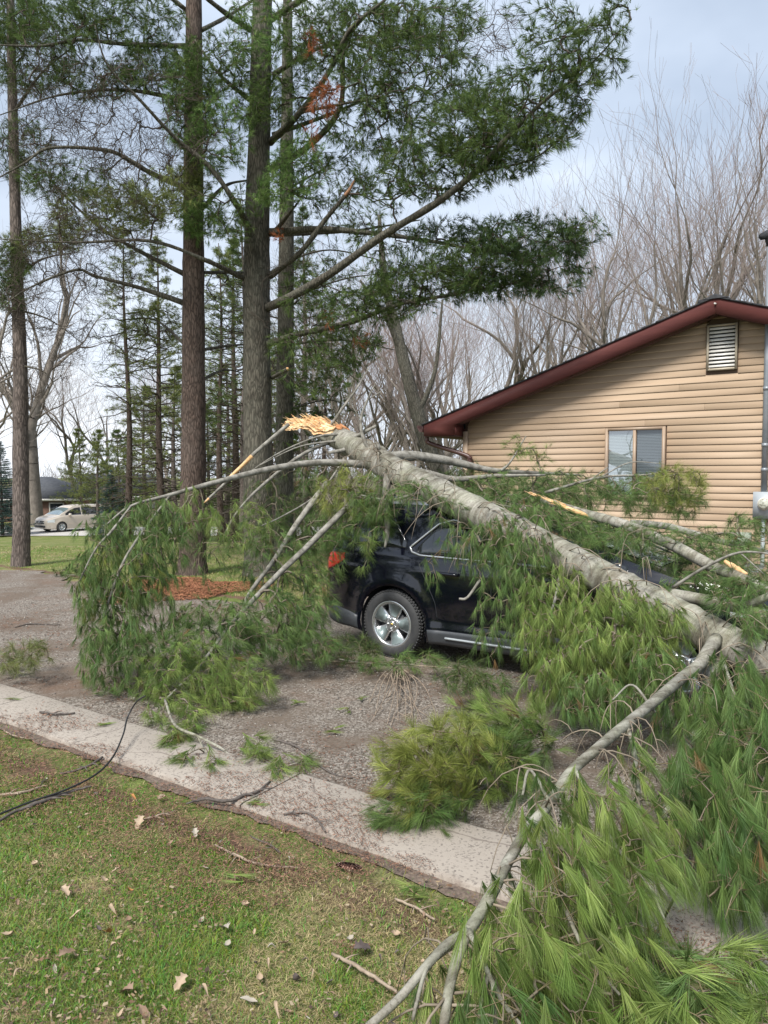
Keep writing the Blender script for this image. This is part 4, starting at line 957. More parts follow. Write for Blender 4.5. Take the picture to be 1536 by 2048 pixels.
# ================================================================== the snapped pine lying over the car
M['fall_bark'] = None
def fallen_bark():
    m = bpy.data.materials.new('smooth grey pine bark'); m.use_nodes = True; t = m.node_tree; N = t.nodes; Lk = t.links.new
    b = N['Principled BSDF']; b.inputs['Roughness'].default_value = 0.75; b.inputs['Specular IOR Level'].default_value = 0.25
    tc = N.new('ShaderNodeTexCoord')
    def noise(sc, det, ro, st=(1, 1, 1)):
        mp = N.new('ShaderNodeMapping'); mp.inputs['Scale'].default_value = st; Lk(tc.outputs['Object'], mp.inputs[0])
        n = N.new('ShaderNodeTexNoise'); n.inputs['Scale'].default_value = sc; n.inputs['Detail'].default_value = det; n.inputs['Roughness'].default_value = ro; Lk(mp.outputs[0], n.inputs['Vector']); return n.outputs[0]
    def ramp(v, a, ca, bb, cb):
        r = N.new('ShaderNodeValToRGB'); r.color_ramp.elements[0].position = a; r.color_ramp.elements[1].position = bb
        r.color_ramp.elements[0].color = (*ca, 1); r.color_ramp.elements[1].color = (*cb, 1); Lk(v, r.inputs[0]); return r.outputs[0]
    def mix(f, a, c, bt='MIX'):
        q = N.new('ShaderNodeMix'); q.data_type = 'RGBA'; q.blend_type = bt
        if isinstance(f, float): q.inputs[0].default_value = f
        else: Lk(f, q.inputs[0])
        Lk(a, q.inputs[6]); Lk(c, q.inputs[7]); return q.outputs[2]
    base = ramp(noise(5, 8, .7), .35, (0.20, 0.19, 0.16), .68, (0.42, 0.40, 0.35))
    lich = ramp(noise(22, 6, .7), .56, (0, 0, 0), .72, (.7, .7, .7)); lc = N.new('ShaderNodeRGB'); lc.outputs[0].default_value = (.40, .42, .34, 1)
    c = mix(lich, base, lc.outputs[0])
    vm = N.new('ShaderNodeVectorMath'); vm.operation = 'DOT_PRODUCT'; vm.inputs[1].default_value = (.515, -.79, -.33); Lk(tc.outputs['Object'], vm.inputs[0])
    sp_ = N.new('ShaderNodeSeparateXYZ'); Lk(tc.outputs['Object'], sp_.inputs[0]); cb = N.new('ShaderNodeCombineXYZ'); Lk(vm.outputs['Value'], cb.inputs[0])
    ml = N.new('ShaderNodeMath'); ml.operation = 'MULTIPLY'; ml.inputs[1].default_value = .10; Lk(sp_.outputs[2], ml.inputs[0]); Lk(ml.outputs[0], cb.inputs[2])
    rn = N.new('ShaderNodeTexNoise'); rn.inputs['Scale'].default_value = 17; rn.inputs['Detail'].default_value = 6; rn.inputs['Roughness'].default_value = .75; Lk(cb.outputs[0], rn.inputs['Vector'])
    c = mix(.85, c, ramp(rn.outputs[0], .40, (.42, .39, .35), .54, (1, 1, 1)), 'MULTIPLY')
    c = mix(.9, c, ramp(noise(3.4, 9, .78), .36, (.50, .46, .40), .52, (1, 1, 1)), 'MULTIPLY')
    gs = ramp(noise(2.4, 6, .7), .42, (1, 1, 1), .62, (.80, .84, .70)); c = mix(.8, c, gs, 'MULTIPLY')
    spk = ramp(noise(60, 5, .8), .36, (.35, .33, .30), .46, (1, 1, 1)); c = mix(.8, c, spk, 'MULTIPLY')
    Lk(c, b.inputs['Base Color'])
    bp = N.new('ShaderNodeBump'); bp.inputs['Strength'].default_value = .5; bp.inputs['Distance'].default_value = .01; Lk(noise(35, 8, .75), bp.inputs['Height']); Lk(bp.outputs[0], b.inputs['Normal'])
    return m
M['fall_bark'] = fallen_bark()
M['limb_bark'] = mat('grey limb bark', (0.13, 0.12, 0.10), 0.85, (0.30, 0.285, 0.25), 14, nlo=.38, nhi=.62, bump=.6, bscale=50, bdist=.006, spec=.2)
M['raw_wood'] = mat('torn raw wood', (0.50, 0.25, 0.10), 0.75, (0.80, 0.58, 0.34), 11, nlo=.36, nhi=.60, bump=.8, bscale=60, bdist=.01, spec=.2, attr=True)
M['raw_plain'] = mat('raw wood', (0.52, 0.27, 0.10), 0.75, (0.74, 0.52, 0.30), 16, bump=.6, bscale=60, bdist=.006, spec=.2)

pine = empty('fallen_pine', W(1.2, 5.4, 0)); tag(pine, 'snapped top of a white pine lying across the dark SUV, its broken end raised', 'fallen tree')
PO = np.array(pine.location)
def pbuild(mb, name, m_, parent=pine, smooth=False):
    """world-space mesh under a parent that sits elsewhere"""
    o = mb.build(name, m_, parent, smooth)
    o.matrix_parent_inverse = Matrix.Identity(4)
    me = o.data; n = len(me.vertices); a = np.zeros(n*3, np.float32); me.vertices.foreach_get('co', a); a = a.reshape(-1, 3)
    off = Vector((0, 0, 0)); q = parent
    while q is not None: off += q.location; q = q.parent
    a -= np.array(off, np.float32); me.vertices.foreach_set('co', a.ravel()); me.update(); return o

# trunk ------------------------------------------------------------
TR = [(640, 858, 8.95, .120), (700, 888, 8.6, .142), (752, 918, 8.25, .150), (778, 936, 8.05, .150), (830, 962, 7.65, .140), (920, 1008, 7.05, .142), (1020, 1058, 6.6, .143), (1110, 1106, 6.2, .138), (1210, 1158, 5.85, .134), (1330, 1220, 5.45, .130), (1430, 1275, 5.1, .135), (1560, 1340, 4.7, .126), (1800, 1450, 4.15, .115), (2100, 1560, 3.75, .10), (2500, 1640, 3.55, .07)]
tp, tr_ = pxpath(TR, 14)
m = MB(); sides = 28; k = len(tp)
al = np.cumsum(np.r_[0, np.linalg.norm(np.diff(tp, axis=0), axis=1)])
rr = tr_.copy()
for wpos in (0.55, 1.05, 1.62, 2.2, 2.75, 3.3, 3.9, 4.45, 5.0, 5.6): rr *= 1+0.07*np.exp(-((al-wpos)/.035)**2)-0.02*np.exp(-((al-wpos-.09)/.05)**2)
i0 = int(np.searchsorted(al, .31)); m.tube(tp[i0:], rr[i0:], sides, rough=0.012); pbuild(m, 'trunk', M['fall_bark'], smooth=True)
ax0 = nrm(tp[1]-tp[0])
# bark swellings and branch scars along the trunk
for wi, wpos in enumerate((0.62, 1.05, 1.10, 1.9, 2.65, 3.2, 4.05, 4.75)):
    i = int(np.argmin(np.abs(al-wpos))); d = nrm(tp[i+1]-tp[i-1]); u, w = frames(d[None]); u, w = u[0], w[0]
    a = R([200, 250, 110, 235, 265, 300, 225, 280][wi]); o_ = u*math.cos(a)+w*math.sin(a)
    m = MB(); b0 = tp[i]+o_*rr[i]*.75; ln = RNG.uniform(.05, .16)
    m.tube([b0, b0+o_*.06, b0+o_*(.06+ln)-d*ln*.4], [.035, .024, .018], 9, rough=.08); pbuild(m, 'branch_stub', M['limb_bark'], smooth=True)
# splintered end -----------------------------------------------------
spl = empty('splintered_end', np.array(tp[0])-PO); spl.parent = pine
viewup = np.array((0, 0, 1.0)); side_ = nrm(np.cross(ax0, viewup)); upn = np.cross(side_, ax0)   # side_ points towards the camera or away
if side_[1] > 0: side_ = -side_
m = MB(); nu, nv = 34, 18; ZC = P(640, 832, 8.95)[2]
def cut(x):
    """height of the break above the axis at x metres along the trunk (negative = towards the tip)"""
    c = tp[0]+ax0*x; return float(np.clip((ZC-c[2])/upn[2], -.075, .118))
v = []
for i in range(nu):
    f = i/(nu-1); x = 0.34-0.96*f; half = 0.118*(1-0.62*f**1.6)
    for j in range(nv):
        g = j/(nv-1)*2-1
        h_ = cut(x)-0.068*(g+1)*min(1, f*3)-0.03*g*g*(1-f)+0.012*math.sin(9*f+3*g)+0.004*math.sin(31*f+7*g)+RNG.normal(0, .0045)+(.025*math.exp(-((g-.8)/.25)**2))
        v.append(tp[0]+ax0*(x+RNG.normal(0, .005)+.05*f*math.sin(9*g))+side_*g*half+upn*h_)
q = [(i*nv+j, (i+1)*nv+j, (i+1)*nv+j+1, i*nv+j+1) for i in range(nu-1) for j in range(nv-1)]
n0 = len(v); v2 = [p-upn*(0.07 if 0 < (k2 % nv) < nv-1 else 0.045)*(1-.7*(k2//nv)/nu) for k2, p in enumerate(v)]
bd = [i*nv for i in range(nu)]+[(nu-1)*nv+j for j in range(1, nv)]+[i*nv+nv-1 for i in range(nu-2, -1, -1)]+[j for j in range(nv-2, 0, -1)]
cc = np.array([1, 1, 1])*np.clip(RNG.normal(1, .14, (2*n0, 1)), .7, 1.3)
m.add(v+v2, q+[tuple(a+n0 for a in t[::-1]) for t in q]+[(bd[a], bd[(a+1) % len(bd)], bd[(a+1) % len(bd)]+n0, bd[a]+n0) for a in range(len(bd))], cc)
pbuild(m, 'torn_wood', M['raw_wood'], spl)
m = MB()                                    # long shards
for k2 in range(80):
    g = RNG.uniform(-1, 1); x = RNG.choice([RNG.uniform(-.56, -.42), RNG.uniform(-.5, .3)], p=[.45, .55]); hf = .112*(1-.6*((.34-x)/.9)**1.6); b0 = tp[0]+ax0*x+side_*g*hf+upn*(cut(x)-.02-.068*(g+1)*min(1, (.34-x)*3.3)+RNG.uniform(-.02, .015))
    dr = nrm(-ax0*1.0+side_*RNG.normal(0, .10)+upn*RNG.normal(-.12, .10)); ln = RNG.uniform(.03, .11); wd = RNG.uniform(.005, .015)
    s1 = nrm(np.cross(dr, RNG.normal(0, 1, 3))); s2 = np.cross(dr, s1)
    p3 = [b0+s1*wd, b0-s1*wd*.6+s2*wd*.5, b0-s2*wd*.6]; tip = b0+dr*ln; md = [p+dr*ln*.55+RNG.normal(0, .002, 3) for p in p3]
    m.add(p3+md+[tip], [(0, 1, 4, 3), (1, 2, 5, 4), (2, 0, 3, 5), (3, 4, 6), (4, 5, 6), (5, 3, 6)], np.array([1., 1, 1])*RNG.uniform(.8, 1.45))
for k2 in range(90):                        # thin fibres lying along the break
    g = RNG.uniform(-1, 1); x = RNG.uniform(-.52, .3); hf = .115*(1-.6*((.34-x)/.9)**1.6); b0 = tp[0]+ax0*x+side_*g*hf+upn*(cut(x)-.068*(g+1)*min(1, (.34-x)*3.3)+.004)
    dr = nrm(-ax0+side_*RNG.normal(0, .07)+upn*RNG.normal(.05, .12)); ln = RNG.uniform(.06, .2); m.tube([b0, b0+dr*ln*.6+upn*.004, b0+dr*ln], [.004, .0035, .0008], 4, col=np.array([1., .95, .85])*RNG.uniform(.45, 1.3))
pbuild(m, 'splinters', M['raw_wood'], spl)
m = MB(); lower = []; lr = []
for x in np.linspace(.34, -.56, 14):
    rb_ = .122*(1-.55*((.34-x)/.9)**1.7); hh = cut(x)-.035; hh -= .055*min(1, (.34-x)*3.3); lower.append(tp[0]+ax0*x+upn*((hh-rb_)/2-.006)); lr.append(max(.012, (hh+rb_)/2*1.05))
m.tube(lower, lr, 18, rough=.04); pbuild(m, 'bark_tongue', M['fall_bark'], spl, smooth=True)
m = MB(); i = int(np.argmin(np.abs(al-.36)))           # peeled scar ring
for k2 in range(26):
    a = R(60)+R(120)*k2/25; d = nrm(tp[i+1]-tp[i-1]); o_ = upn*math.sin(a)+side_*math.cos(a)
    b0 = tp[i]+o_*rr[i]*1.0+d*(.02*math.sin(k2)); tipp = b0-d*RNG.uniform(.02, .10)+o_*RNG.uniform(.005, .035)
    m.tube([b0+d*.03, b0+o_*.012, tipp], [.014, .016, .003], 5, col=np.array([.8, .55, .45])*RNG.uniform(.6, 1))
pbuild(m, 'peeled_bark', M['raw_wood'], spl)

# limbs --------------------------------------------------------------
def limb(pts, name='branch', m_=None, sides=12, k=6, rough=.03, parent=pine):
    p, r = pxpath(pts, k); mb = MB(); mb.tube(p, r, sides, rough=rough); return mb, p
def add_branch(limbs, regs, pal='green', rt=.0022, L=.115, K=30, wid=.0023, per=3, hang=.55, drift=(.12, -.05, 0), spread=.38, seg=1, arch=.12, mids=3, label=None, sag=.1, out=.10, bark='limb_bark', own=pine, jit=.04, extra=None, fac=1.0):
    """one limb of the tree with its twigs, and its needles as a sub-part"""
    mb = MB(); sk = []
    for pts in limbs:
        p, r = pxpath(pts, 6); mb.tube(p, r, 12 if max(r) > .02 else 7, rough=.04); sk.append(p)
    o = pbuild(mb, 'branch', M[bark], own, smooth=True)
    if label: o['label'] = label
    if not regs: return o
    regs = [rg[:6]+(max(2, int(rg[6]*fac)),)+tuple(rg[7:]) for rg in regs]; sk = np.concatenate(sk); T = np.concatenate([region_pts(rg) for rg in regs]); pals = sum([[rg[7] if len(rg) > 7 else pal]*rg[6] for rg in regs], [])
    if extra is not None: sk = np.concatenate([sk, extra])
    g = grow(sk, T, arch=arch, mids=mids, jit=jit)
    tw = MB(); twigmesh(tw, g, rt=rt, rmax=.014); nd = MB()
    tips = g[0][g[3]]; pals = np.array(pals)
    for pl in set(pals.tolist()):
        s = pals == pl; pos, src = foliage(nd, g, tips[s], g[4][s], pl, L, K, wid, per, hang, drift, spread, seg, sag, out)
        tw.frusta(src, pos, rt*.9, rt*.6, 3, np.tile(np.array([[.17, .14, .08]]), (len(pos), 1)))
    pbuild(tw, 'twigs', M['twig'], o); pbuild(nd, 'needles', M['needle'], o)
    return o
# long drooping limb to the left and its hanging curtain
add_branch([[(745, 930, 8.25, .045), (640, 925, 8.1, .036), (540, 938, 7.8, .032), (430, 965, 7.4, .026), (340, 990, 7.1, .018), (262, 1012, 6.9, .012), (212, 1050, 6.8, .008)],
            [(262, 1012, 6.9, .009), (225, 1060, 6.6, .012), (190, 1100, 6.5, .009), (160, 1160, 6.4, .006)], [(340, 990, 7.1, .010), (260, 1100, 6.6, .012), (225, 1180, 6.5, .012), (200, 1260, 6.4, .006)]],
           [(380, 1020, 60, 45, 6.9, 7.5, 36, 'fresh'), (300, 1050, 90, 50, 6.7, 7.3, 95), (255, 1120, 75, 80, 6.4, 7.2, 120), (215, 1220, 65, 95, 6.3, 6.9, 120), (245, 1320, 85, 80, 6.0, 6.6, 105), (330, 1110, 60, 60, 6.6, 7.3, 60), (300, 1235, 55, 60, 6.3, 7, 55), (175, 1160, 35, 60, 6.3, 6.7, 22), (245, 1205, 80, 110, 6.4, 6.8, 40, 'yellow'), (195, 1080, 45, 60, 6.6, 7, 22)],
           'green', K=34, hang=.85, spread=.27, drift=(.06, -.05, 0), fac=.9)
# lower left heap on the gravel
add_branch([[(705, 1003, 7.9, .034), (620, 1088, 7.5, .030), (545, 1160, 7.15, .026), (465, 1245, 6.7, .018), (400, 1330, 6.2, .012), (330, 1400, 5.8, .007)]],
           [(430, 1270, 110, 70, 6.3, 7.0, 150), (380, 1350, 110, 70, 5.8, 6.5, 145, 'fresh'), (470, 1370, 75, 45, 5.7, 6.1, 60, 'fresh'), (345, 1435, 55, 50, 5.4, 5.8, 38, 'fresh'), (540, 1250, 90, 65, 6.6, 7.3, 105), (600, 1290, 70, 35, 6.6, 7.2, 50), (330, 1320, 70, 60, 6, 6.4, 40)],
           'green', K=30, hang=.45, drift=(.25, -.1, 0))
add_branch([[(655, 965, 8.2, .036), (592, 1050, 7.9, .030), (548, 1120, 7.6, .024), (500, 1185, 7.3, .018), (480, 1232, 7.15, .012)]],
           [(560, 1130, 75, 70, 7.4, 8.2, 70), (610, 1190, 60, 60, 7.3, 7.9, 70), (645, 1120, 45, 60, 7.8, 8.6, 66), (620, 1240, 55, 40, 7, 7.5, 40), (500, 1100, 50, 60, 7.8, 8.5, 32)],
           'green', K=26, hang=.5)
add_branch([[(668, 880, 8.7, .022), (600, 912, 8.5, .020), (520, 975, 8.2, .016), (470, 1030, 8.0, .010), (440, 1090, 7.9, .005)], [(690, 915, 8.5, .014), (640, 985, 8.2, .012), (560, 1035, 8.0, .008), (500, 1060, 7.8, .005)]],
           [(490, 1050, 60, 45, 7.5, 8.1, 44, 'fresh'), (430, 1110, 35, 70, 7.7, 8.1, 18), (560, 990, 70, 45, 8.5, 9.1, 34, 'deep'), (620, 1040, 60, 55, 8.5, 9.1, 55, 'deep'), (640, 950, 50, 40, 8.8, 9.3, 30, 'green'), (600, 1060, 70, 60, 8.6, 9.4, 70, 'green')],
           'green', K=24, hang=.5)
# pale peeled limb off the very end
o = add_branch([[(578, 848, 8.95, .022), (540, 880, 8.9, .024), (500, 915, 8.85, .022), (462, 955, 8.8, .018), (410, 1004, 8.7, .013)]], [], bark='limb_bark')
m = MB(); p, r = pxpath([(504, 912, 8.84, .0235), (478, 938, 8.80, .022), (452, 962, 8.77, .0185)], 5); m.tube(p, r*1.02, 9, rough=.08); pbuild(m, 'torn_patch', M['raw_plain'], o)
m = MB(); p, r = pxpath([(418, 997, 8.71, .0155), (408, 1006, 8.69, .005)], 4); m.tube(p, r*1.05, 8, rough=.1); pbuild(m, 'broken_tip', M['raw_plain'], o)
add_branch([[(690, 870, 8.6, .02), (640, 872, 8.55, .012), (560, 905, 8.5, .008), (490, 950, 8.5, .005)], [(690, 880, 8.6, .018), (600, 893, 8.5, .008), (520, 930, 8.4, .005)]], [], bark='limb_bark')
# upright dead spurs on top of the trunk
add_branch([[(662, 850, 8.8, .018), (690, 810, 8.8, .016), (715, 775, 8.85, .011), (738, 735, 8.9, .006)]], [], bark='limb_bark')
add_branch([[(752, 915, 8.2, .026), (728, 880, 8.25, .020), (722, 840, 8.3, .016), (735, 800, 8.3, .011), (752, 765, 8.3, .005)], [(722, 840, 8.3, .008), (700, 800, 8.3, .005), (705, 755, 8.2, .003)], [(735, 800, 8.3, .007), (775, 775, 8.3, .003)]], [], bark='limb_bark')
add_branch([[(700, 880, 8.55, .03), (722, 868, 8.4, .022), (752, 852, 8.3, .018)]], [], bark='limb_bark')
add_branch([[(870, 955, 7.9, .02), (960, 1000, 7.5, .014), (1060, 1020, 7.3, .008)]],
           [(980, 1010, 80, 28, 7.2, 8.0, 70), (1090, 1035, 80, 30, 6.9, 7.7, 70), (1180, 1060, 70, 26, 6.6, 7.4, 50), (900, 990, 50, 22, 7.4, 8.0, 28), (1010, 980, 110, 26, 7.8, 8.6, 60)], 'green', K=28, hang=.35, spread=.4)
# two limbs to the right behind the trunk, resting on the car roof side, and the heap behind
add_branch([[(765, 918, 8.3, .075), (820, 912, 8.5, .060), (900, 922, 8.7, .048), (980, 940, 8.8, .034), (1060, 945, 8.9, .020), (1160, 950, 9.0, .010)], [(1000, 942, 8.8, .02), (1020, 925, 8.8, .012), (1052, 872, 8.8, .006)]],
           [(960, 950, 80, 22, 8.6, 9.4, 34, 'deep'), (1050, 975, 110, 38, 8.4, 9.4, 125), (1045, 900, 34, 28, 8.7, 8.9, 16, 'fresh'), (1082, 905, 14, 22, 8.7, 8.9, 5, 'fresh'), (1140, 980, 90, 40, 8.2, 9.4, 90), (890, 965, 60, 22, 8.6, 9.2, 26, 'deep'), (1000, 1010, 100, 30, 8.6, 9.4, 50, 'deep')],
           'green', K=24, hang=.1, drift=(0.1, 0, .15), spread=.55)
add_branch([[(790, 935, 8.2, .050), (850, 945, 8.3, .038), (910, 958, 8.3, .032), (990, 952, 8.3, .022), (1090, 950, 8.3, .012)], [(880, 955, 8.3, .02), (930, 985, 8.2, .01)]], [(1060, 1010, 110, 35, 8.3, 8.9, 70)], 'green', K=24, hang=.3)
add_branch([[(1090, 985, 8.2, .018), (1200, 955, 8.4, .014), (1290, 950, 8.5, .011), (1335, 940, 8.5, .004)], [(1200, 955, 8.4, .009), (1260, 925, 8.5, .006), (1330, 928, 8.5, .003)], [(1180, 960, 8.4, .008), (1215, 935, 8.4, .005)]],
           [(1200, 990, 90, 30, 8.0, 8.9, 75), (1290, 995, 80, 35, 7.8, 8.8, 85), (1350, 975, 58, 42, 7.6, 8.4, 75, 'yellow'), (1395, 975, 22, 40, 7.7, 8.2, 16, 'yellow'), (1290, 960, 40, 16, 8, 8.5, 12, 'fresh'), (1370, 1010, 50, 30, 7.6, 8.2, 30)],
           'green', K=26, hang=-.05, drift=(0.15, 0, .1), spread=.6)
# torn second stem on the right
o = add_branch([[(1085, 1000, 7.6, .035), (1160, 1025, 7.2, .046), (1250, 1050, 6.8, .050), (1340, 1088, 6.4, .050), (1430, 1135, 5.95, .048), (1480, 1155, 5.75, .044), (1560, 1195, 5.45, .040), (1700, 1260, 5.0, .036)]],
           [(1180, 1065, 90, 30, 7.0, 7.6, 50), (1290, 1090, 110, 42, 6.2, 7.0, 100), (1180, 1095, 60, 26, 6.4, 6.9, 36), (1430, 1095, 80, 35, 6.2, 7.1, 62), (1490, 1130, 60, 40, 5.7, 6.4, 42), (1110, 1080, 70, 35, 6.8, 7.4, 36), (1500, 1060, 60, 30, 6.8, 7.6, 36)], 'green', K=26, hang=.2, spread=.5, bark='fall_bark')
m = MB(); p, r = pxpath([(1060, 984, 7.72, .004), (1095, 1000, 7.55, .012), (1140, 1019, 7.25, .024), (1182, 1034, 7.1, .020)], 6); p = p+np.array((-.010, -.030, .002)); m.tube(p, r, 10, rough=.10)
for k2 in range(22):
    b0 = p[int(RNG.integers(2, len(p)))]+RNG.normal(0, .012, 3); m.tube([b0, b0+nrm(p[0]-p[-1])*RNG.uniform(.05, .2)+RNG.normal(0, .012, 3)], [.008, .001], 4)
pbuild(m, 'torn_wood', M['raw_plain'], o)
m = MB(); p, r = pxpath([(1446, 1126, 5.92, .014), (1468, 1140, 5.84, .024), (1490, 1152, 5.74, .012)], 5); m.tube(p+np.array((0, -.03, .018)), r, 9, rough=.12); pbuild(m, 'torn_wood', M['raw_plain'], o)
add_branch([[(1262, 1046, 7.3, .034), (1330, 1052, 7.3, .034), (1390, 1068, 7.2, .034), (1450, 1085, 7.1, .028), (1560, 1110, 7.0, .02)]], [], bark='limb_bark')
add_branch([[(1280, 1185, 5.9, .04), (1350, 1190, 5.55, .045), (1430, 1205, 5.35, .043), (1485, 1218, 5.2, .040), (1560, 1240, 5.0, .036), (1700, 1280, 4.7, .03)], [(1480, 1215, 5.2, .03), (1520, 1200, 5.1, .026), (1560, 1180, 5.0, .022)]],
           [(1480, 1190, 60, 30, 4.9, 5.4, 40), (1400, 1170, 70, 25, 5.5, 5.9, 34), (1510, 1240, 40, 30, 4.6, 5, 20)], 'green', K=28, hang=.45, bark='fall_bark')
add_branch([[(1345, 1175, 5.6, .012), (1410, 1135, 5.4, .011), (1480, 1105, 5.2, .009), (1560, 1110, 5.0, .006)], [(1480, 1105, 5.2, .006), (1530, 1150, 5.1, .003)]], [], bark='limb_bark')
# hanging clusters in front of the car side
add_branch([[(840, 985, 7.35, .018), (780, 1000, 7.6, .014), (720, 990, 7.8, .008)], [(775, 945, 7.9, .05), (772, 1000, 7.75, .036), (775, 1060, 7.6, .028), (770, 1095, 7.5, .012)]],
           [(650, 1050, 45, 40, 7.9, 8.4, 34), (700, 1075, 26, 26, 7.6, 7.8, 12), (760, 1010, 60, 30, 7.4, 7.9, 34, 'green'), (690, 985, 55, 50, 7.7, 8.2, 60, 'yellow'), (745, 1000, 40, 50, 7.5, 8.0, 34, 'green'), (735, 1110, 14, 40, 7.2, 7.35, 9, 'fresh'), (840, 985, 50, 22, 7.0, 7.5, 24), (760, 1045, 40, 25, 7.4, 7.8, 18), (690, 1050, 30, 30, 7.9, 8.4, 20), (900, 1030, 40, 30, 6.8, 7.0, 12)], 'green', K=28, hang=.35, spread=.5)
add_branch([[(985, 1055, 6.65, .016), (1010, 1085, 6.35, .012), (1030, 1120, 6.2, .008)]],
           [(1000, 1085, 60, 45, 6.1, 6.4, 55), (1060, 1120, 60, 55, 5.8, 6.25, 70), (985, 1150, 40, 40, 6.0, 6.2, 16), (1000, 1225, 55, 60, 5.8, 6.05, 34), (930, 1100, 40, 45, 6.4, 6.55, 22), (1060, 1030, 60, 25, 6.4, 6.8, 20), (985, 1290, 26, 30, 5.8, 5.9, 7), (855, 1130, 20, 20, 6.9, 7, 3), (880, 1160, 14, 10, 6.8, 6.9, 2)],
           'green', K=30, hang=.85, spread=.27)
add_branch([[(960, 1160, 6.25, .013), (935, 1195, 6.2, .012), (918, 1198, 6.2, .010)]], [], bark='limb_bark')
add_branch([[(1120, 1150, 6.0, .014), (1110, 1200, 5.75, .011), (1090, 1260, 5.6, .007)]],
           [(1110, 1190, 70, 50, 5.6, 5.95, 70), (1100, 1275, 62, 60, 5.3, 5.7, 80), (1150, 1340, 70, 50, 5.0, 5.4, 75, 'fresh'), (1060, 1250, 30, 40, 5.6, 5.8, 16), (1090, 1370, 40, 40, 5.0, 5.3, 22)], 'fresh', K=32, hang=.85, spread=.27)
add_branch([[(1215, 1165, 5.75, .016), (1235, 1200, 5.45, .012), (1250, 1250, 5.25, .008)]],
           [(1230, 1240, 90, 60, 5.0, 5.45, 125), (1240, 1320, 95, 60, 4.8, 5.3, 130), (1320, 1270, 60, 50, 4.8, 5.2, 55), (1200, 1400, 80, 45, 4.5, 5.0, 66, 'green'), (1310, 1350, 60, 50, 4.6, 5.0, 45, 'green'), (1270, 1190, 60, 22, 5.4, 5.7, 24)], 'fresh', K=32, hang=.85, spread=.27)
# foreground limb -----------------------------------------------------
MAINP = [(1432, 1278, 4.95, 0.0448), (1400, 1327, 4.6, 0.0384), (1370, 1351, 4.35, 0.0336), (1300, 1410, 3.8, 0.0272), (1240, 1459, 3.42, 0.0248), (1185, 1505, 3.15, 0.0224), (1140, 1546, 2.95, 0.0212), (1100, 1605, 2.75, 0.02), (1055, 1660, 2.58, 0.0192), (1015, 1725, 2.42, 0.0188), (985, 1785, 2.28, 0.0188), (955, 1835, 2.17, 0.018), (928, 1880, 2.08, 0.0168), (905, 1950, 1.98, 0.0148), (893, 2010, 1.92, 0.014), (885, 2080, 1.86, 0.0136)]
add_branch([MAINP, [(935, 1862, 2.1, .012), (895, 1888, 2.05, .0135), (850, 1935, 1.98, .0125), (800, 1995, 1.92, .012), (735, 2055, 1.87, .011)],
            [(862, 1915, 2.0, .006), (845, 1960, 1.95, .006), (825, 2040, 1.9, .005)], [(938, 1862, 2.1, .009), (958, 1905, 2.0, .008), (985, 1965, 1.93, .0075), (1010, 2010, 1.9, .007), (1050, 2060, 1.86, .005)],
            [(975, 1955, 1.94, .006), (965, 2000, 1.9, .006), (958, 2060, 1.86, .005)], [(985, 1965, 1.93, .006), (992, 2060, 1.86, .006)],
            [(1256, 1458, 3.45, .011), (1268, 1500, 3.3, .0105), (1275, 1560, 3.15, .0095), (1278, 1620, 3.0, .008), (1285, 1665, 2.95, .004)],
            [(1310, 1425, 3.8, .009), (1265, 1370, 3.9, .006), (1225, 1400, 3.8, .004)],
            [(1150, 1540, 2.95, .010), (1185, 1600, 2.8, .008), (1230, 1690, 2.6, .007), (1290, 1760, 2.5, .006), (1330, 1840, 2.4, .004)],
            [(1060, 1650, 2.55, .009), (1100, 1740, 2.35, .008), (1140, 1840, 2.2, .007), (1180, 1920, 2.1, .006), (1240, 1990, 2.0, .004)],
            [(1100, 1605, 2.75, .007), (1060, 1540, 2.8, .006), (1045, 1590, 2.75, .005)]],
           [(1190, 1640, 100, 70, 2.5, 2.95, 58), (1270, 1700, 100, 75, 2.4, 2.9, 72), (1130, 1740, 80, 70, 2.25, 2.6, 58), (1230, 1810, 110, 70, 2.15, 2.6, 74), (1100, 1840, 80, 60, 2.1, 2.35, 46), (1050, 1930, 100, 75, 1.85, 2.15, 62), (1180, 1930, 90, 60, 1.95, 2.25, 46), (1150, 2010, 110, 50, 1.85, 2.1, 44), (1005, 2020, 70, 40, 1.75, 1.95, 24, 'green'),
            (1000, 1712, 36, 22, 2.4, 2.5, 7, 'green'), (985, 1850, 30, 25, 2.1, 2.25, 6, 'green'), (1060, 1650, 40, 30, 2.5, 2.7, 8, 'green'), (860, 1985, 34, 30, 2.1, 2.2, 8, 'green'), (905, 2030, 50, 25, 1.95, 2.0, 10), (1320, 1570, 70, 60, 3.0, 3.4, 26, 'green'), (1240, 1560, 50, 45, 3.0, 3.3, 10, 'fresh'), (1060, 1600, 30, 26, 2.7, 2.9, 4, 'green'), (1150, 1580, 40, 30, 2.6, 2.8, 5, 'green')],
           'fresh', K=66, wid=.0012, hang=.9, drift=(.24, -.03, 0), seg=2, sag=.10, rt=.0019, spread=.22, L=.115, per=3, out=.18, bark='fall_bark', fac=.37)
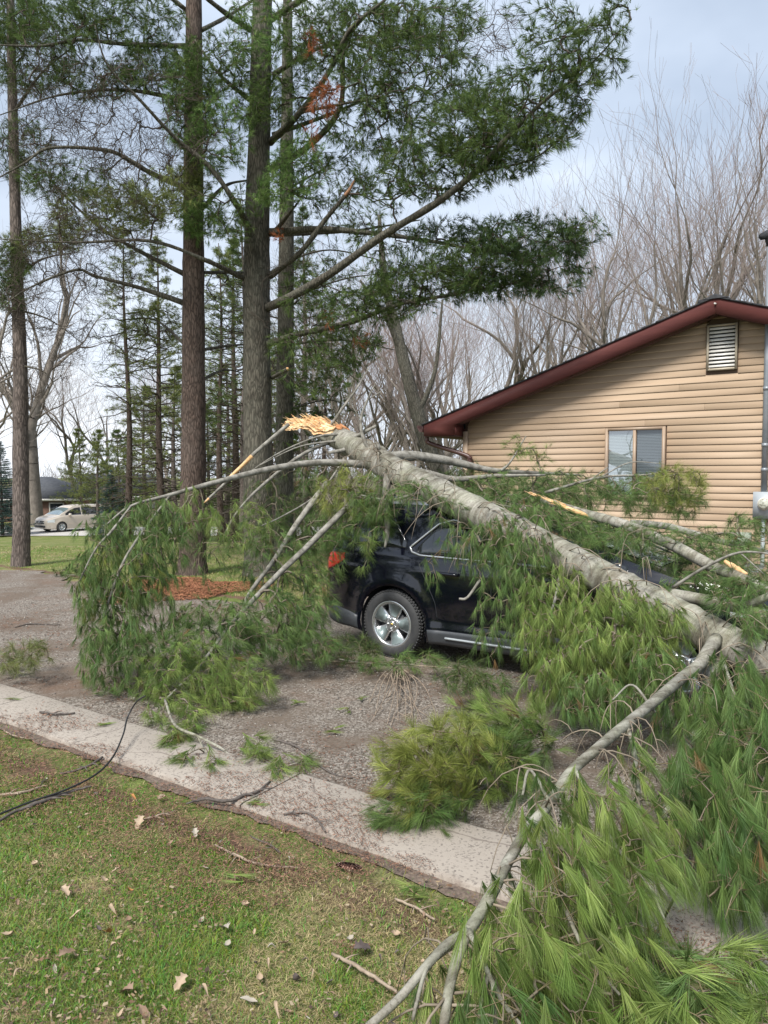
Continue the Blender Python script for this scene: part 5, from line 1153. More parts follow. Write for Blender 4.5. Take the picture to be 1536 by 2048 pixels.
# second fork going down from the trunk
add_branch([[(1440, 1300, 5.0, .045), (1415, 1365, 4.7, .040), (1400, 1430, 4.4, .034), (1375, 1500, 4.1, .028), (1345, 1590, 3.8, .022), (1305, 1680, 3.5, .018)],
            [(1440, 1310, 4.9, .02), (1470, 1400, 4.4, .016), (1500, 1500, 3.9, .012), (1530, 1620, 3.5, .008)]],
           [(1400, 1440, 90, 60, 3.9, 4.5, 80), (1480, 1400, 70, 80, 4.0, 4.6, 86), (1460, 1520, 90, 70, 3.3, 3.9, 100), (1400, 1600, 80, 70, 3.0, 3.6, 62), (1490, 1630, 80, 80, 2.9, 3.5, 96), (1400, 1690, 70, 60, 2.8, 3.2, 44), (1500, 1740, 60, 60, 2.7, 3.0, 40, 'green'), (1440, 1790, 50, 40, 2.6, 2.9, 12), (1540, 1480, 50, 100, 3.2, 3.8, 40)],
           'green', K=56, wid=.0014, hang=.9, drift=(.18, -.04, 0), seg=2, sag=.1, rt=.002, spread=.23, L=.125, per=3, out=.17, bark='fall_bark', fac=.50)
add_branch([[(1560, 1340, 4.6, .03), (1560, 1700, 3.0, .02), (1540, 1900, 2.5, .012), (1420, 1985, 2.3, .010), (1260, 1945, 2.45, .006)], [(1420, 1985, 2.3, .006), (1480, 1965, 2.3, .004), (1540, 1930, 2.3, .003)]],
           [(1500, 1925, 60, 26, 2.1, 2.3, 9), (1400, 1990, 80, 40, 2.1, 2.3, 16, 'green'), (1300, 1930, 60, 30, 2.3, 2.5, 10, 'green'), (1350, 2050, 120, 25, 1.9, 2.1, 16), (1500, 2060, 60, 30, 1.9, 2.1, 8)],
           'fresh', K=40, wid=.002, hang=.5, drift=(.3, -.1, 0), seg=2, spread=.34, L=.12, per=3, out=.12)
# bare arching twigs along the trunk and the near limb
m = MB()
rt_ = np.random.default_rng(31)
def hang_twig(p, d, L_, r):
    q = [p]; dd = nrm(d)
    for i in range(6): dd = nrm(dd+np.array((0, 0, -.42))+rt_.normal(0, .10, 3)); q.append(q[-1]+dd*L_/6)
    m.tube(q, np.linspace(r, .0015, 7), 5, col=np.array((.20, .165, .125))*rt_.uniform(.8, 1.4)); return q
for k2 in range(80):
    i = int(rt_.integers(20, len(tp)-40)); o_ = side_*rt_.uniform(.3, 1)+upn*rt_.uniform(-.2, .9)
    q = hang_twig(tp[i]+nrm(o_)*tr_[i]*.9, o_+np.array((rt_.normal(0, .5), rt_.normal(0, .3), .5)), rt_.uniform(.25, .8), .0045)
    for _ in range(2): j = int(rt_.integers(1, 5)); hang_twig(q[j], rt_.normal(0, 1, 3), rt_.uniform(.1, .3), .003)
pm, rm_ = pxpath(MAINP, 8)
for k2 in range(34):
    i = int(rt_.integers(4, len(pm)-4)); o_ = np.array((rt_.normal(0, .8), rt_.normal(-.3, .5), rt_.uniform(.1, .9)))
    q = hang_twig(pm[i], o_, rt_.uniform(.25, .6), .0042)
    for _ in range(3): j = int(rt_.integers(1, 5)); hang_twig(q[j], rt_.normal(0, 1, 3), rt_.uniform(.08, .25), .0028)
ht = pbuild(m, 'bare_twigs', M['twig']); ht['kind'] = 'stuff'
# pale twig reaching over the kerb
add_branch([[(330, 1400, 5.6, .010), (350, 1450, 5.2, .010), (395, 1472, 5.05, .0095), (440, 1495, 4.95, .009), (470, 1515, 4.9, .007), (540, 1535, 4.8, .004), (600, 1525, 4.75, .003)], [(395, 1472, 5.05, .006), (410, 1505, 4.95, .004)], [(450, 1500, 4.93, .004), (490, 1475, 4.95, .003)]],
           [(370, 1500, 16, 24, 5.0, 5.1, 4), (425, 1520, 14, 10, 4.9, 5, 3), (500, 1485, 26, 12, 4.9, 5.0, 4), (515, 1510, 20, 10, 4.85, 4.95, 4), (560, 1535, 30, 14, 4.7, 4.8, 5), (605, 1520, 14, 12, 4.7, 4.8, 3)],
           'fresh', K=32, hang=.55, drift=(.1, -.1, 0), L=.13, spread=.3, bark='raw_pale' if False else 'fall_bark')
# ================================================================== standing pines
def merge_crown(tree, skel, regs, pal='deep', K=14, L=.14, wid=.0068, per=4, hang=.02, spread=.46, rt=.0036, rmax=.02, arch=.05, mids=3, bare=None, jit=.045, dark=(0.075, 0.062, 0.05), name='crown', dens=1.75):
    regs = [rg[:6]+(int(rg[6]*(1 if rg[-1] == 'rust' else 1.6 if rg[-1] == 'bare' else dens)),)+tuple(rg[7:]) for rg in regs]
    T = np.concatenate([region_pts(rg) for rg in regs]); pals = np.array(sum([[rg[7] if len(rg) > 7 else pal]*rg[6] for rg in regs], []))
    g = grow(skel, T, arch=arch, mids=mids, jit=jit); tw = MB(); twigmesh(tw, g, rt=rt, rmax=rmax, ex=.4, c0=dark, c1=tuple(c*1.25 for c in dark))
    nd = MB(); tips = g[0][g[3]]
    for pl in sorted(set(pals.tolist())):
        if pl == 'bare': continue
        s = pals == pl
        foliage(nd, g, tips[s], g[4][s], pl, L, K, wid, per, hang, (0, 0, 0), spread, 1, .05, .16)
    s = pals == 'bare'
    if s.any():                             # dead twigs: each bare tip forks
        t0 = np.repeat(tips[s], 4, axis=0); dd = nrm(np.repeat(g[4][s], 4, axis=0)+RNG.normal(0, .7, (len(t0), 3))); ln = RNG.uniform(.12, .45, len(t0))[:, None]
        b = t0-np.repeat(g[4][s], 4, axis=0)*RNG.uniform(0, .3, (len(t0), 1)); e1 = b+dd*ln; tw.frusta(b, e1, rt*.9, rt*.55, 3, np.tile(np.array([dark]), (len(b), 1)))
        d2 = nrm(dd+RNG.normal(0, .5, dd.shape)); tw.frusta(b+dd*ln*.5, b+dd*ln*.5+d2*ln*.7, rt*.7, rt*.5, 3, np.tile(np.array([dark]), (len(b), 1)))
    pbuild(tw, 'twigs', M['twig'], tree)
    if nd.n: pbuild(nd, name, M['needle_far'], tree)
def std_tree(name, label, cat, base, trunkpts, m_, limbs=(), sides=24, flare=1.35, group=None, rough=.03, limbm='bark_grey'):
    t = empty(name, base); tag(t, label, cat, group)
    p, r = pxpath(trunkpts, 8); mb = MB()
    mb.tube(p, r*(1+rough*np.array([nz1(i, .9) for i in range(len(p))])), sides, rough=rough); pbuild(mb, 'trunk', M[m_], t, smooth=True)
    sk = [p[2:]]
    for lp in limbs:
        q, rr_ = pxpath(lp, 6); mb = MB(); mb.tube(q, rr_*(1+.06*RNG.normal(0, 1, len(q))), 9, rough=.05); pbuild(mb, 'limb', M[limbm], t, smooth=True); sk.append(q)
    return t, np.concatenate(sk)
# big grey pine right of centre
bC = G(518, 1148); YC = bC[1]
tC, skC = std_tree('pine_tree', 'tall pine with thick grey trunk and long limb sweeping to the upper right', 'tree', bC,
    [(520, 1160, YC, .36), (519, 1120, YC, .30), (516, 1040, YC, .275), (515, 900, YC, .265), (514, 700, YC, .255), (514, 500, YC, .240), (518, 300, YC, .205), (522, 120, YC, .190), (527, -60, YC, .165), (535, -400, YC, .12), (540, -900, YC, .05)], 'bark_grey',
    [[(530, 618, YC, .085), (585, 592, 13.2, .075), (660, 548, 12.7, .068), (768, 470, 12.1, .062), (870, 408, 11.6, .055), (950, 345, 11.2, .048), (1020, 270, 10.9, .035), (1090, 200, 10.6, .024), (1170, 140, 10.4, .015), (1262, 40, 10.2, .006)],
     [(950, 345, 11.2, .02), (1080, 310, 10.9, .012), (1180, 200, 10.6, .006)],
     [(530, 690, YC, .07), (600, 668, 13.3, .055), (700, 645, 13, .045), (800, 608, 12.6, .036), (900, 590, 12.2, .028), (1020, 568, 11.7, .018), (1110, 560, 11.4, .008)],
     [(540, 465, YC, .075), (640, 458, 13.4, .055), (760, 468, 13, .042), (860, 482, 12.5, .030), (960, 500, 12, .022), (1100, 510, 11.5, .012), (1185, 450, 11.2, .005)],
     [(540, 552, YC, .06), (600, 505, 13.3, .05), (650, 440, 13.1, .042), (690, 392, 13.0, .036)],
     [(548, 465, YC, .05), (580, 425, 13.4, .025), (600, 400, 13.3, .01)],
     [(540, 285, YC, .07), (600, 225, 13.2, .05), (660, 140, 12.8, .04), (700, 60, 12.5, .034), (770, 0, 12.2, .022)],
     [(600, 225, 13.2, .03), (700, 205, 12.8, .02), (790, 190, 12.4, .012)],
     [(540, 340, YC, .07), (620, 290, 13.9, .055), (680, 215, 13.6, .045), (690, 90, 13.4, .035), (740, 20, 13.2, .025)],
     [(545, 270, YC, .05), (630, 240, 14, .035), (730, 200, 14.4, .02)],
     [(505, 470, YC, .075), (470, 405, 13.2, .05), (420, 335, 13, .042), (350, 275, 12.7, .034), (280, 200, 12.3, .024), (215, 130, 12, .016), (190, 50, 11.8, .008)],
     [(495, 560, YC, .055), (410, 520, 13.3, .038), (300, 482, 13, .028), (150, 485, 12.6, .018), (0, 478, 12.3, .008)],
     [(545, 755, YC, .04), (575, 738, 13.2, .032)], [(545, 470, YC, .04), (700, 462, 14.6, .025), (840, 440, 15, .012)],
     [(500, 60, YC, .05), (430, 10, 13.2, .04), (350, -60, 13, .03)], [(540, 40, YC, .06), (640, -20, 13.2, .04), (780, -60, 12.8, .03)],
     [(545, 150, YC, .05), (640, 95, 14, .03), (760, 70, 14.3, .015)], [(500, 200, YC, .045), (440, 150, 13.8, .03), (390, 80, 14, .015)]])
tC2 = MB(); p, r = pxpath([(690, 392, 13.0, .036), (700, 378, 12.98, .03), (714, 350, 12.95, .004)], 5); tC2.tube(p, r, 7, rough=.15); pbuild(tC2, 'broken_limb_end', mat('weathered torn wood', (.28, .13, .07), .8, (.4, .22, .12), 12), tC)
mb = MB(); p, r = pxpath([(575, 738, 13.2, .034), (577, 737, 13.19, .02)], 2); mb.tube(p, r, 9); pbuild(mb, 'sawn_end', M['raw_plain'], tC)
merge_crown(tC, skC, [
    (1060, 215, 120, 90, 10.4, 11.6, 170, 'deep'), (1180, 110, 75, 70, 10.1, 10.8, 62, 'deep'), (1100, 90, 60, 60, 10.3, 11, 34, 'deep'), (1235, 40, 28, 45, 10, 10.4, 12), (1080, 20, 70, 26, 10.6, 11, 8), (960, 260, 110, 80, 11, 12, 150), (880, 330, 120, 70, 11.4, 12.6, 130), (1000, 320, 90, 40, 10.8, 11.4, 60), (1100, 270, 40, 30, 10.6, 11, 14),
    (790, 350, 80, 70, 12, 13, 70), (830, 150, 130, 110, 11.6, 13.6, 240), (720, 90, 120, 90, 12, 14, 170), (640, 60, 80, 80, 12.5, 14, 100), (860, 40, 110, 50, 12, 13.4, 90), (740, 250, 90, 60, 12.4, 13.6, 80),
    (600, 330, 60, 60, 12.6, 13.5, 60, 'green'), (560, 380, 50, 40, 12.6, 13.1, 44, 'green'), (660, 360, 70, 60, 13.4, 14.4, 50),
    (1060, 480, 115, 48, 10.8, 12, 120, 'dark'), (1110, 535, 75, 55, 11, 11.8, 42, 'dark'), (1168, 465, 42, 42, 10.9, 11.5, 14), (960, 530, 120, 50, 11.4, 12.6, 160), (1010, 570, 100, 28, 11.4, 12.2, 70, 'dark'), (840, 570, 120, 45, 12, 13.2, 130), (740, 610, 100, 35, 12.4, 13.6, 90), (900, 470, 90, 35, 11.8, 12.8, 50, 'dark'),
    (650, 690, 110, 35, 12.6, 14, 60), (620, 600, 60, 50, 12.8, 13.8, 40), (780, 500, 90, 50, 12, 13.5, 36), (640, 750, 80, 40, 12.6, 14.4, 34),
    (440, 270, 60, 80, 12.8, 13.4, 80, 'green'), (510, 60, 60, 80, 12.8, 13.5, 60, 'green'), (540, 200, 45, 60, 12.8, 13.2, 36), (420, 130, 70, 60, 12.8, 13.8, 60), (470, 420, 50, 60, 12.8, 13.4, 26), (330, 380, 80, 40, 12.4, 13.2, 34, 'olive'), (490, 170, 60, 80, 13.4, 14.4, 60), (600, 180, 50, 80, 12.8, 14, 50),
    (650, 200, 28, 32, 11.4, 11.8, 22, 'rust'), (632, 85, 16, 18, 11.6, 12, 7, 'rust'), (620, 265, 8, 22, 11.6, 12, 4, 'rust'), (558, 475, 8, 12, 12.9, 13, 3, 'rust'), (662, 640, 7, 20, 12.8, 13, 3, 'rust'), (715, 680, 26, 8, 12.8, 13, 3, 'rust'),
    (280, 250, 150, 130, 12.2, 13, 90, 'bare'), (940, 60, 110, 60, 13.5, 15, 40, 'bare'), (180, 440, 140, 70, 12.3, 13, 50, 'bare'), (640, 560, 160, 160, 13, 14.5, 60, 'bare'), (1010, 90, 40, 30, 13, 14, 8, 'bare')], 'deep')
# brown pine left of it
bB = G(386, 1146); YB = bB[1]
tB, skB = std_tree('pine_tree', 'straight pine with red brown furrowed bark between the grey pine and the lawn', 'tree', bB,
    [(384, 1160, YB, .34), (385, 1125, YB, .275), (386, 1050, YB, .25), (387, 900, YB, .235), (387, 700, YB, .215), (387, 500, YB, .198), (387, 250, YB, .17), (388, 0, YB, .142), (389, -400, YB, .10), (390, -800, YB, .04)], 'bark_brown',
    [[(368, 375, YB, .06), (300, 345, 14, .05), (258, 320, 13.8, .04), (210, 300, 13.6, .034), (100, 296, 13.3, .026), (50, 326, 13.1, .018), (0, 354, 13, .012)],
     [(368, 548, YB, .05), (280, 503, 14.2, .036), (200, 455, 14, .026), (110, 370, 13.8, .014), (60, 290, 13.7, .006)],
     [(368, 606, YB, .055), (280, 576, 14.2, .042), (190, 552, 14, .03), (150, 540, 13.9, .025), (60, 575, 13.7, .016), (0, 616, 13.6, .008)],
     [(372, 92, YB, .05), (250, 88, 14, .036), (160, 80, 13.8, .028), (80, 92, 13.6, .022), (0, 90, 13.4, .014)],
     [(370, 200, YB, .045), (250, 180, 14.4, .03), (120, 190, 14.6, .02), (0, 230, 14.8, .01)],
     [(402, 420, YB, .045), (450, 372, 14.6, .03), (497, 360, 15, .015)], [(405, 545, YB, .035), (490, 545, 15, .02)],
     [(370, 690, YB, .03), (310, 640, 15, .02), (240, 640, 15.4, .01)], [(405, 700, YB, .035), (470, 690, 15, .02), (530, 690, 15.4, .01)], [(404, 760, YB, .03), (450, 740, 15, .02), (500, 750, 15.3, .01)],
     [(372, 20, YB, .045), (300, -40, 14, .03)], [(404, 60, YB, .045), (460, 30, 15, .03), (520, -10, 15.5, .02)]])
merge_crown(tB, skB, [(230, 420, 130, 50, 13.2, 14.4, 95, 'olive'), (130, 360, 90, 40, 13.4, 14.2, 30, 'deep'), (380, 210, 50, 100, 13.2, 13.9, 85, 'green'), (405, 440, 45, 45, 13.3, 13.9, 34, 'green'), (250, 30, 120, 60, 13.4, 14.8, 80), (120, 40, 100, 60, 13.4, 15, 60), (300, 130, 70, 50, 13.6, 14.6, 55, 'deep'), (370, 360, 60, 40, 13.5, 14, 22, 'olive'), (200, 160, 90, 40, 13.8, 15, 40),
    (300, 650, 60, 40, 14.5, 15.5, 20, 'olive'), (180, 300, 180, 90, 13.2, 14.4, 130, 'bare'), (150, 520, 160, 90, 13.4, 14.6, 110, 'bare'), (120, 160, 120, 90, 13.4, 15, 80, 'bare'), (450, 620, 60, 90, 14.6, 15.5, 40, 'bare'), (240, 680, 120, 60, 14.4, 15.6, 50, 'bare'), (60, 620, 70, 60, 13.8, 15, 30, 'bare')], 'deep', L=.15, dens=3.1)
# slim pine at the left edge
bA = G(42, 1131); YA = bA[1]
tA, skA = std_tree('pine_tree', 'slim pine standing alone at the left edge in front of the minivan', 'tree', bA,
    [(41, 1150, YA, .21), (42, 1110, YA, .185), (43, 1040, YA, .168), (41, 900, YA, .155), (41, 760, YA, .142), (36, 600, YA, .122), (30, 400, YA, .105), (25, 200, YA, .090), (21, 0, YA, .075), (16, -350, YA, .03)], 'bark_mid',
    [[(36, 560, YA, .03), (80, 520, 15.2, .02), (150, 505, 15, .01)], [(34, 500, YA, .03), (100, 470, 15.8, .018), (190, 470, 16, .008)], [(25, 230, YA, .035), (80, 150, 15.2, .02), (150, 90, 15, .01)],
     [(38, 620, YA, .025), (100, 640, 15.2, .014), (170, 690, 15, .006)], [(40, 730, YA, .022), (90, 745, 15.2, .012), (120, 790, 15.1, .005)], [(30, 330, YA, .03), (90, 300, 15.3, .015)], [(38, 640, YA, .02), (10, 610, 15.4, .012), (-30, 560, 15.2, .006)]])
merge_crown(tA, skA, [(60, 120, 90, 70, 14.8, 16.2, 80, 'deep'), (30, 40, 80, 50, 15, 16, 60, 'deep'), (90, 480, 80, 26, 15, 16, 34, 'olive'), (20, 530, 40, 40, 15, 15.6, 34, 'deep'), (20, 590, 30, 30, 15, 15.5, 14, 'deep'), (40, 300, 70, 60, 15, 16, 34, 'deep'), (100, 560, 110, 130, 14.8, 16, 90, 'bare'), (60, 720, 90, 80, 15, 16, 50, 'bare'), (80, 300, 90, 130, 15, 16, 60, 'bare')], 'deep', L=.15, dens=3.4)
# trunk half hidden behind the big pine
tD, skD = std_tree('pine_tree', 'greenish trunk of a pine half hidden right behind the thick grey pine', 'tree', (P(570, 1000, 17.5)[0], 17.5, 0),
    [(566, 1120, 17.5, .27), (568, 1050, 17.5, .23), (569, 900, 17.5, .21), (571, 700, 17.5, .195), (573, 450, 17.5, .17), (574, 250, 17.5, .14), (575, 50, 17.5, .11), (576, -300, 17.5, .04)], 'bark_grey',
    [[(575, 600, 17.5, .03), (680, 560, 17.2, .018), (780, 545, 17, .008)], [(575, 690, 17.5, .03), (680, 680, 17, .018), (790, 700, 16.8, .008)], [(572, 820, 17.5, .025), (660, 800, 17.2, .015), (720, 830, 17, .006)], [(572, 380, 17.5, .03), (660, 330, 17.2, .015)],
     [(570, 640, 17.5, .025), (480, 620, 17.8, .012), (420, 640, 18, .006)], [(575, 520, 17.5, .03), (660, 500, 18, .02), (760, 520, 18, .01)]])
merge_crown(tD, skD, [(680, 700, 90, 45, 16.5, 18, 55), (640, 790, 70, 45, 16.8, 18, 34), (640, 560, 80, 50, 16.8, 18.2, 34), (700, 430, 70, 60, 16.8, 18, 34), (600, 860, 50, 50, 17, 18, 22), (640, 640, 130, 140, 16.6, 18.4, 60, 'bare'), (700, 860, 60, 40, 16.6, 17.6, 10)], 'deep', L=.17, wid=.009)

# ---- pine generator for the trees further back
def gen_pine(h, r0, crown0, spreadm, pal, seed, dens=1.0, bare=True, K=9, L=.2, wid=.018, mname='bark_mid', lean=0.0, cr_top=1.0):
    """returns (trunk mesh, twig mesh, needle mesh) at the origin"""
    rg = np.random.default_rng(seed); n = 12
    zz = np.linspace(0, h, n); tx = lean*zz+0.08*np.sin(zz*.5+seed); tyy = 0.08*np.cos(zz*.4+seed)
    tp_ = np.stack([tx, tyy, zz], 1); mb = MB(); mb.tube(tp_, np.maximum(r0*(1-zz/h)**.8, .02)*np.where(zz < .1, 1.3, 1), 10, rough=.04); tm = mb.mesh('trunk')
    A, B, ra, rb = [], [], [], []; tip, td = [], []
    z = 2.0 if bare else crown0
    while z < h-.3:
        k = rg.integers(3, 6); f = (z-crown0)/(h-crown0)
        for _ in range(k):
            a = rg.uniform(0, 2*math.pi)
            live = z > crown0
            ln = spreadm*(1-f*cr_top)**.8*rg.uniform(.6, 1.1) if live else spreadm*rg.uniform(.35, .9)
            up = rg.uniform(-.05, .35) if live else rg.uniform(-.25, .2)
            d = np.array((math.cos(a), math.sin(a), up)); p0 = np.array((np.interp(z, zz, tx), np.interp(z, zz, tyy), z)); rr0 = min(.05, .012+.012*ln)
            prev = p0; m_ = 5
            for q in range(1, m_+1):
                pt = p0+d*ln*q/m_+np.array((0, 0, 1))*(.06*ln*(q/m_)**2 if live else -.10*ln*(q/m_)**2)+rg.normal(0, .03*ln, 3)
                A.append(prev); B.append(pt); ra.append(rr0*(1-(q-1)/m_*.8)); rb.append(rr0*(1-q/m_*.8)); dirq = nrm(pt-prev)
                if q >= 2:
                    for s_ in (-1, 1):
                        if rg.uniform() < (.9 if live else .6):
                            sdv = nrm(dirq+s_*np.cross(dirq, (0, 0, 1))*rg.uniform(.6, 1.2)+np.array((0, 0, rg.uniform(-.2, .35)))); l2 = ln*rg.uniform(.15, .38)*(1.2-q/m_*.5)
                            e_ = pt+sdv*l2; A.append(pt); B.append(e_); ra.append(.008); rb.append(.005)
                            if live:
                                for w_ in range(max(1, int(3*dens))): tip.append(pt+sdv*l2*rg.uniform(.35, 1.05)+rg.normal(0, .07, 3)); td.append(sdv+rg.normal(0, .4, 3))
                            else:
                                for w_ in range(2): 
                                    s3 = nrm(sdv+rg.normal(0, .6, 3)); b3 = pt+sdv*l2*rg.uniform(.3, .9); A.append(b3); B.append(b3+s3*l2*.5); ra.append(.006); rb.append(.004)
                prev = pt
            if live: tip.append(prev); td.append(d)
        z += rg.uniform(.28, .5)
    mb = MB(); mb.frusta(A, B, ra, rb, 3, np.tile(np.array([[.07, .058, .048]]), (len(A), 1))); wm = mb.mesh('twigs')
    nm = None
    if tip:
        mb = MB(); tufts(mb, np.array(tip), np.array(td)+np.array((0, 0, .25)), L, K, wid, .75, palcol(pal, len(tip)), 0, 1, stem=.8); nm = mb.mesh('crown')
    return tm, wm, nm
def put_pine(meshes, px, Y, sc, rz, name, label, m_='bark_mid', group=None, cat='tree', dz=0.0, needm='needle_far'):
    p = P(px, 950, Y); t = empty(name, (p[0], Y, float(gz(0, Y))-.05+dz), rz); t.scale = (sc, sc, sc); tag(t, label, cat, group)
    for nm_, me, mm in (('trunk', meshes[0], m_), ('twigs', meshes[1], 'twig'), ('crown', meshes[2], needm)):
        if me is not None: link(nm_, me, M[mm], t, smooth=(nm_ == 'trunk'))
    return t
gp1 = gen_pine(17, .24, 6.5, 3.2, 'olive', 3, 1.3); gp2 = gen_pine(15, .18, 8.0, 2.4, 'olive', 5, .9); gp3 = gen_pine(19, .26, 6.0, 3.4, 'deep', 8, 1.1); gp4 = gen_pine(11, .2, 2.2, 3.2, 'olive', 11, 1.8, bare=False); gp5 = gen_pine(9, .17, 1.6, 2.6, 'deep', 13, 1.8, bare=False)
GB = 'pines standing in the grove behind the lawn'
put_pine(gp2, 257, 29, .82, 0.3, 'pine_tree', 'thin dark pine trunk right of the blue spruce, nearest the lawn', 'bark_brown', GB)
put_pine(gp1, 321, 29, .70, 1.3, 'pine_tree', 'second thin pine trunk, between the blue spruce and the red brown pine', 'bark_brown', GB)
for px, Y, s, rz, g_ in ((196, 44, .62, 2, gp4), (236, 50, .80, 1, gp5), (442, 27, .72, 2.2, gp2), (470, 33, .8, 4, gp1), (490, 25, .60, 5, gp3), (610, 31, .74, .4, gp3), (650, 37, .78, 1.9, gp2), (290, 43, .85, 3.3, gp4), (350, 40, .9, 2.3, gp4), (415, 42, .9, 1.1, gp5), (545, 38, .9, 3.1, gp4), (455, 45, 1, .2, gp4), (160, 56, .7, 5, gp4), (590, 44, .75, 2.6, gp5)):
    zone = 'left of the first thin trunk' if px < 250 else 'between the two thin trunks' if px < 320 else 'left of the red brown pine' if px < 390 else 'between the big pines' if px < 500 else 'right of the grey pine'
    lab = {gp4: 'bushy olive green pine ', gp5: 'short dense dark pine ', gp2: 'thin tall pine with bare lower trunk ', gp1: 'tall pine with dead lower limbs ', gp3: 'broad tall dark green pine '}[g_]+('at the grove\'s back ' if Y > 39 else 'in the grove ')+zone
    put_pine(g_, px, Y, s, rz, 'pine_tree', lab, 'bark_brown' if g_ is gp1 else 'bark_mid', GB)

# ---- spruces
def gen_spruce(h, rad, seed, pal='spruce'):
    rg = np.random.default_rng(seed); mb = MB(); mb.tube([(0, 0, 0), (0, 0, h*.5), (0, 0, h)], [.12, .07, .01], 8); tm = mb.mesh('trunk'); A, B, tip, td = [], [], [], []
    z = .15
    while z < h:
        rr_ = rad*(1-z/h)**.85*rg.uniform(.85, 1.1)+.05
        for k in range(int(9+5*(1-z/h))):
            a = rg.uniform(0, 2*math.pi); d = np.array((math.cos(a), math.sin(a), .12)); l_ = rr_*rg.uniform(.75, 1.12)
            p0 = np.array((0, 0, z)); A.append(p0); B.append(p0+d*l_)
            for q in range(3+int(l_*8)):
                f = rg.uniform(.25, 1)
                s_ = np.cross(d, (0, 0, 1))*rg.uniform(-1, 1)*.35*(1-f*.5)*l_
                tip.append(p0+d*l_*f+s_); td.append(nrm(d+s_*1.5+np.array((0, 0, .1))))
        z += .10+.06*rg.uniform()
    w = MB(); w.frusta(A, B, .012, .006, 3, np.tile(np.array([[.1, .08, .06]]), (len(A), 1)))
    n = MB(); tufts(n, np.array(tip), np.array(td), .13, 8, .02, .55, palcol(pal, len(tip)), 0, 1, stem=1.2)
    return tm, w.mesh('twigs'), n.mesh('crown')
put_pine(gen_spruce(4.2, 1.35, 2), 224, 43, 1, 0, 'spruce', 'small blue spruce with dense conical crown right of the minivan', 'bark_mid')
put_pine(gen_spruce(6.0, 1.9, 4, 'spruce'), 2, 47, 1, 0, 'spruce', 'dark blue spruce cut off by the left edge of the frame', 'bark_mid')

# ---- bare deciduous trees
def gen_bare(h, r0, seed, forks=2, up=.75, depth=6, twigcol=(.22, .155, .14), reach=1.0, side=.8):
    rg = np.random.default_rng(seed); A, B, RA, RB, C = [], [], [], [], []
    barkc = np.array((.24, .21, .18)); tc_ = np.array(twigcol)
    st = [(np.zeros(3), np.array((rg.normal(0, .05), rg.normal(0, .05), 1.0)), r0, h*.30, 0)]
    while st:
        p, d, r, L_, lv = st.pop()
        ns = max(2, min(6, int(L_/.45))) if lv < 4 else 2
        endr = r*(.72 if lv < 2 else .5)
        for i in range(ns):
            d = nrm(d+rg.normal(0, .07 if lv == 0 else .13, 3)+np.array((0, 0, .05*up if lv < 3 else .09*up)))
            q = p+d*L_/ns; a, b = r+(endr-r)*i/ns, r+(endr-r)*(i+1)/ns
            A.append(p); B.append(q); RA.append(a); RB.append(b); t = min(1, a/.03); C.append(tc_*(1-t)+barkc*t)
            if lv < depth and i >= (1 if lv else ns//2):
                pr = side if lv < depth-1 else side*.6
                for _ in range(1 if lv < 3 else 2 if rg.uniform() < .35 else 1):
                    if rg.uniform() < pr:
                        az = nrm(np.cross(d, rg.normal(0, 1, 3))); dd = nrm(d*rg.uniform(.7, 1.2)+az*rg.uniform(.45, .85)*reach+np.array((0, 0, up*.35)))
                        st.append((q, dd, max(b*rg.uniform(.32, .58), .004), L_*rg.uniform(.52, .80) if lv < 3 else L_*rg.uniform(.42, .72), lv+1))
            p = q
        if lv < depth:
            for _ in range(forks if lv < 2 else 1):
                az = nrm(np.cross(d, rg.normal(0, 1, 3))); dd = nrm(d+az*rg.uniform(.15, .5)*reach); st.append((p, dd, endr*.92, L_*rg.uniform(.7, .95) if lv < 3 else L_*rg.uniform(.5, .8), lv+1))
    A = np.array(A); B = np.array(B); RA = np.array(RA); RB = np.array(RB); C = np.array(C)
    s = h/np.percentile(B[:, 2], 99.0); A *= s; B *= s
    ok = (B[:, 2] < h*1.06) & (np.hypot(B[:, 0], B[:, 1]) < h*.42); A, B, RA, RB, C = A[ok], B[ok], RA[ok], RB[ok], C[ok]
    big = RA > .035; t1 = MB(); t1.frusta(A[big], B[big], RA[big], RB[big]*1.02, 7, C[big]); t2 = MB(); t2.frusta(A[~big], B[~big], np.maximum(RA[~big]*.75, .0036), np.maximum(RB[~big]*.75, .0032), 3, C[~big])
    return t1.mesh('trunk'), t2.mesh('crown'), len(A)
M['bare_wood'] = mat('bare tree bark', attr=True, col=(.6, .6, .6), col2=(1, 1, 1), nscale=4, rough=.95, spec=.1)
BV = [gen_bare(15, .17, 20+i, up=.55+.15*(i % 3), depth=6, twigcol=[(.36, .29, .26), (.34, .29, .25), (.38, .29, .27)][i % 3], reach=[.8, .95, .7][i % 3], side=.66) for i in range(6)]
print('bare segs', [b[2] for b in BV])
def put_bare(v, px, Y, top, rz, label, group, name='bare_tree', fat=1.0):
    z0 = float(gz(0, Y)); H = CAM_Z+(950-top)/F_PX*Y-z0; p = P(px, 950, Y); t = empty(name, (p[0], Y, z0-.05), rz); s = H/15; t.scale = (s*fat, s*fat, s); tag(t, label, 'tree', group)
    link('trunk', v[0], M['bare_wood'], t); link('crown', v[1], M['bare_wood'], t)
GW = 'bare trees of the wood behind the house'
topf = lambda x: float(np.interp(x, [560, 700, 850, 960, 1040, 1120, 1200, 1290, 1400, 1480, 1600, 1750], [520, 480, 440, 430, 440, 385, 350, 260, 195, 225, 240, 260]))
rgw = np.random.default_rng(77)
xs_ = list(np.linspace(600, 1740, 27)+rgw.uniform(-20, 20, 27))
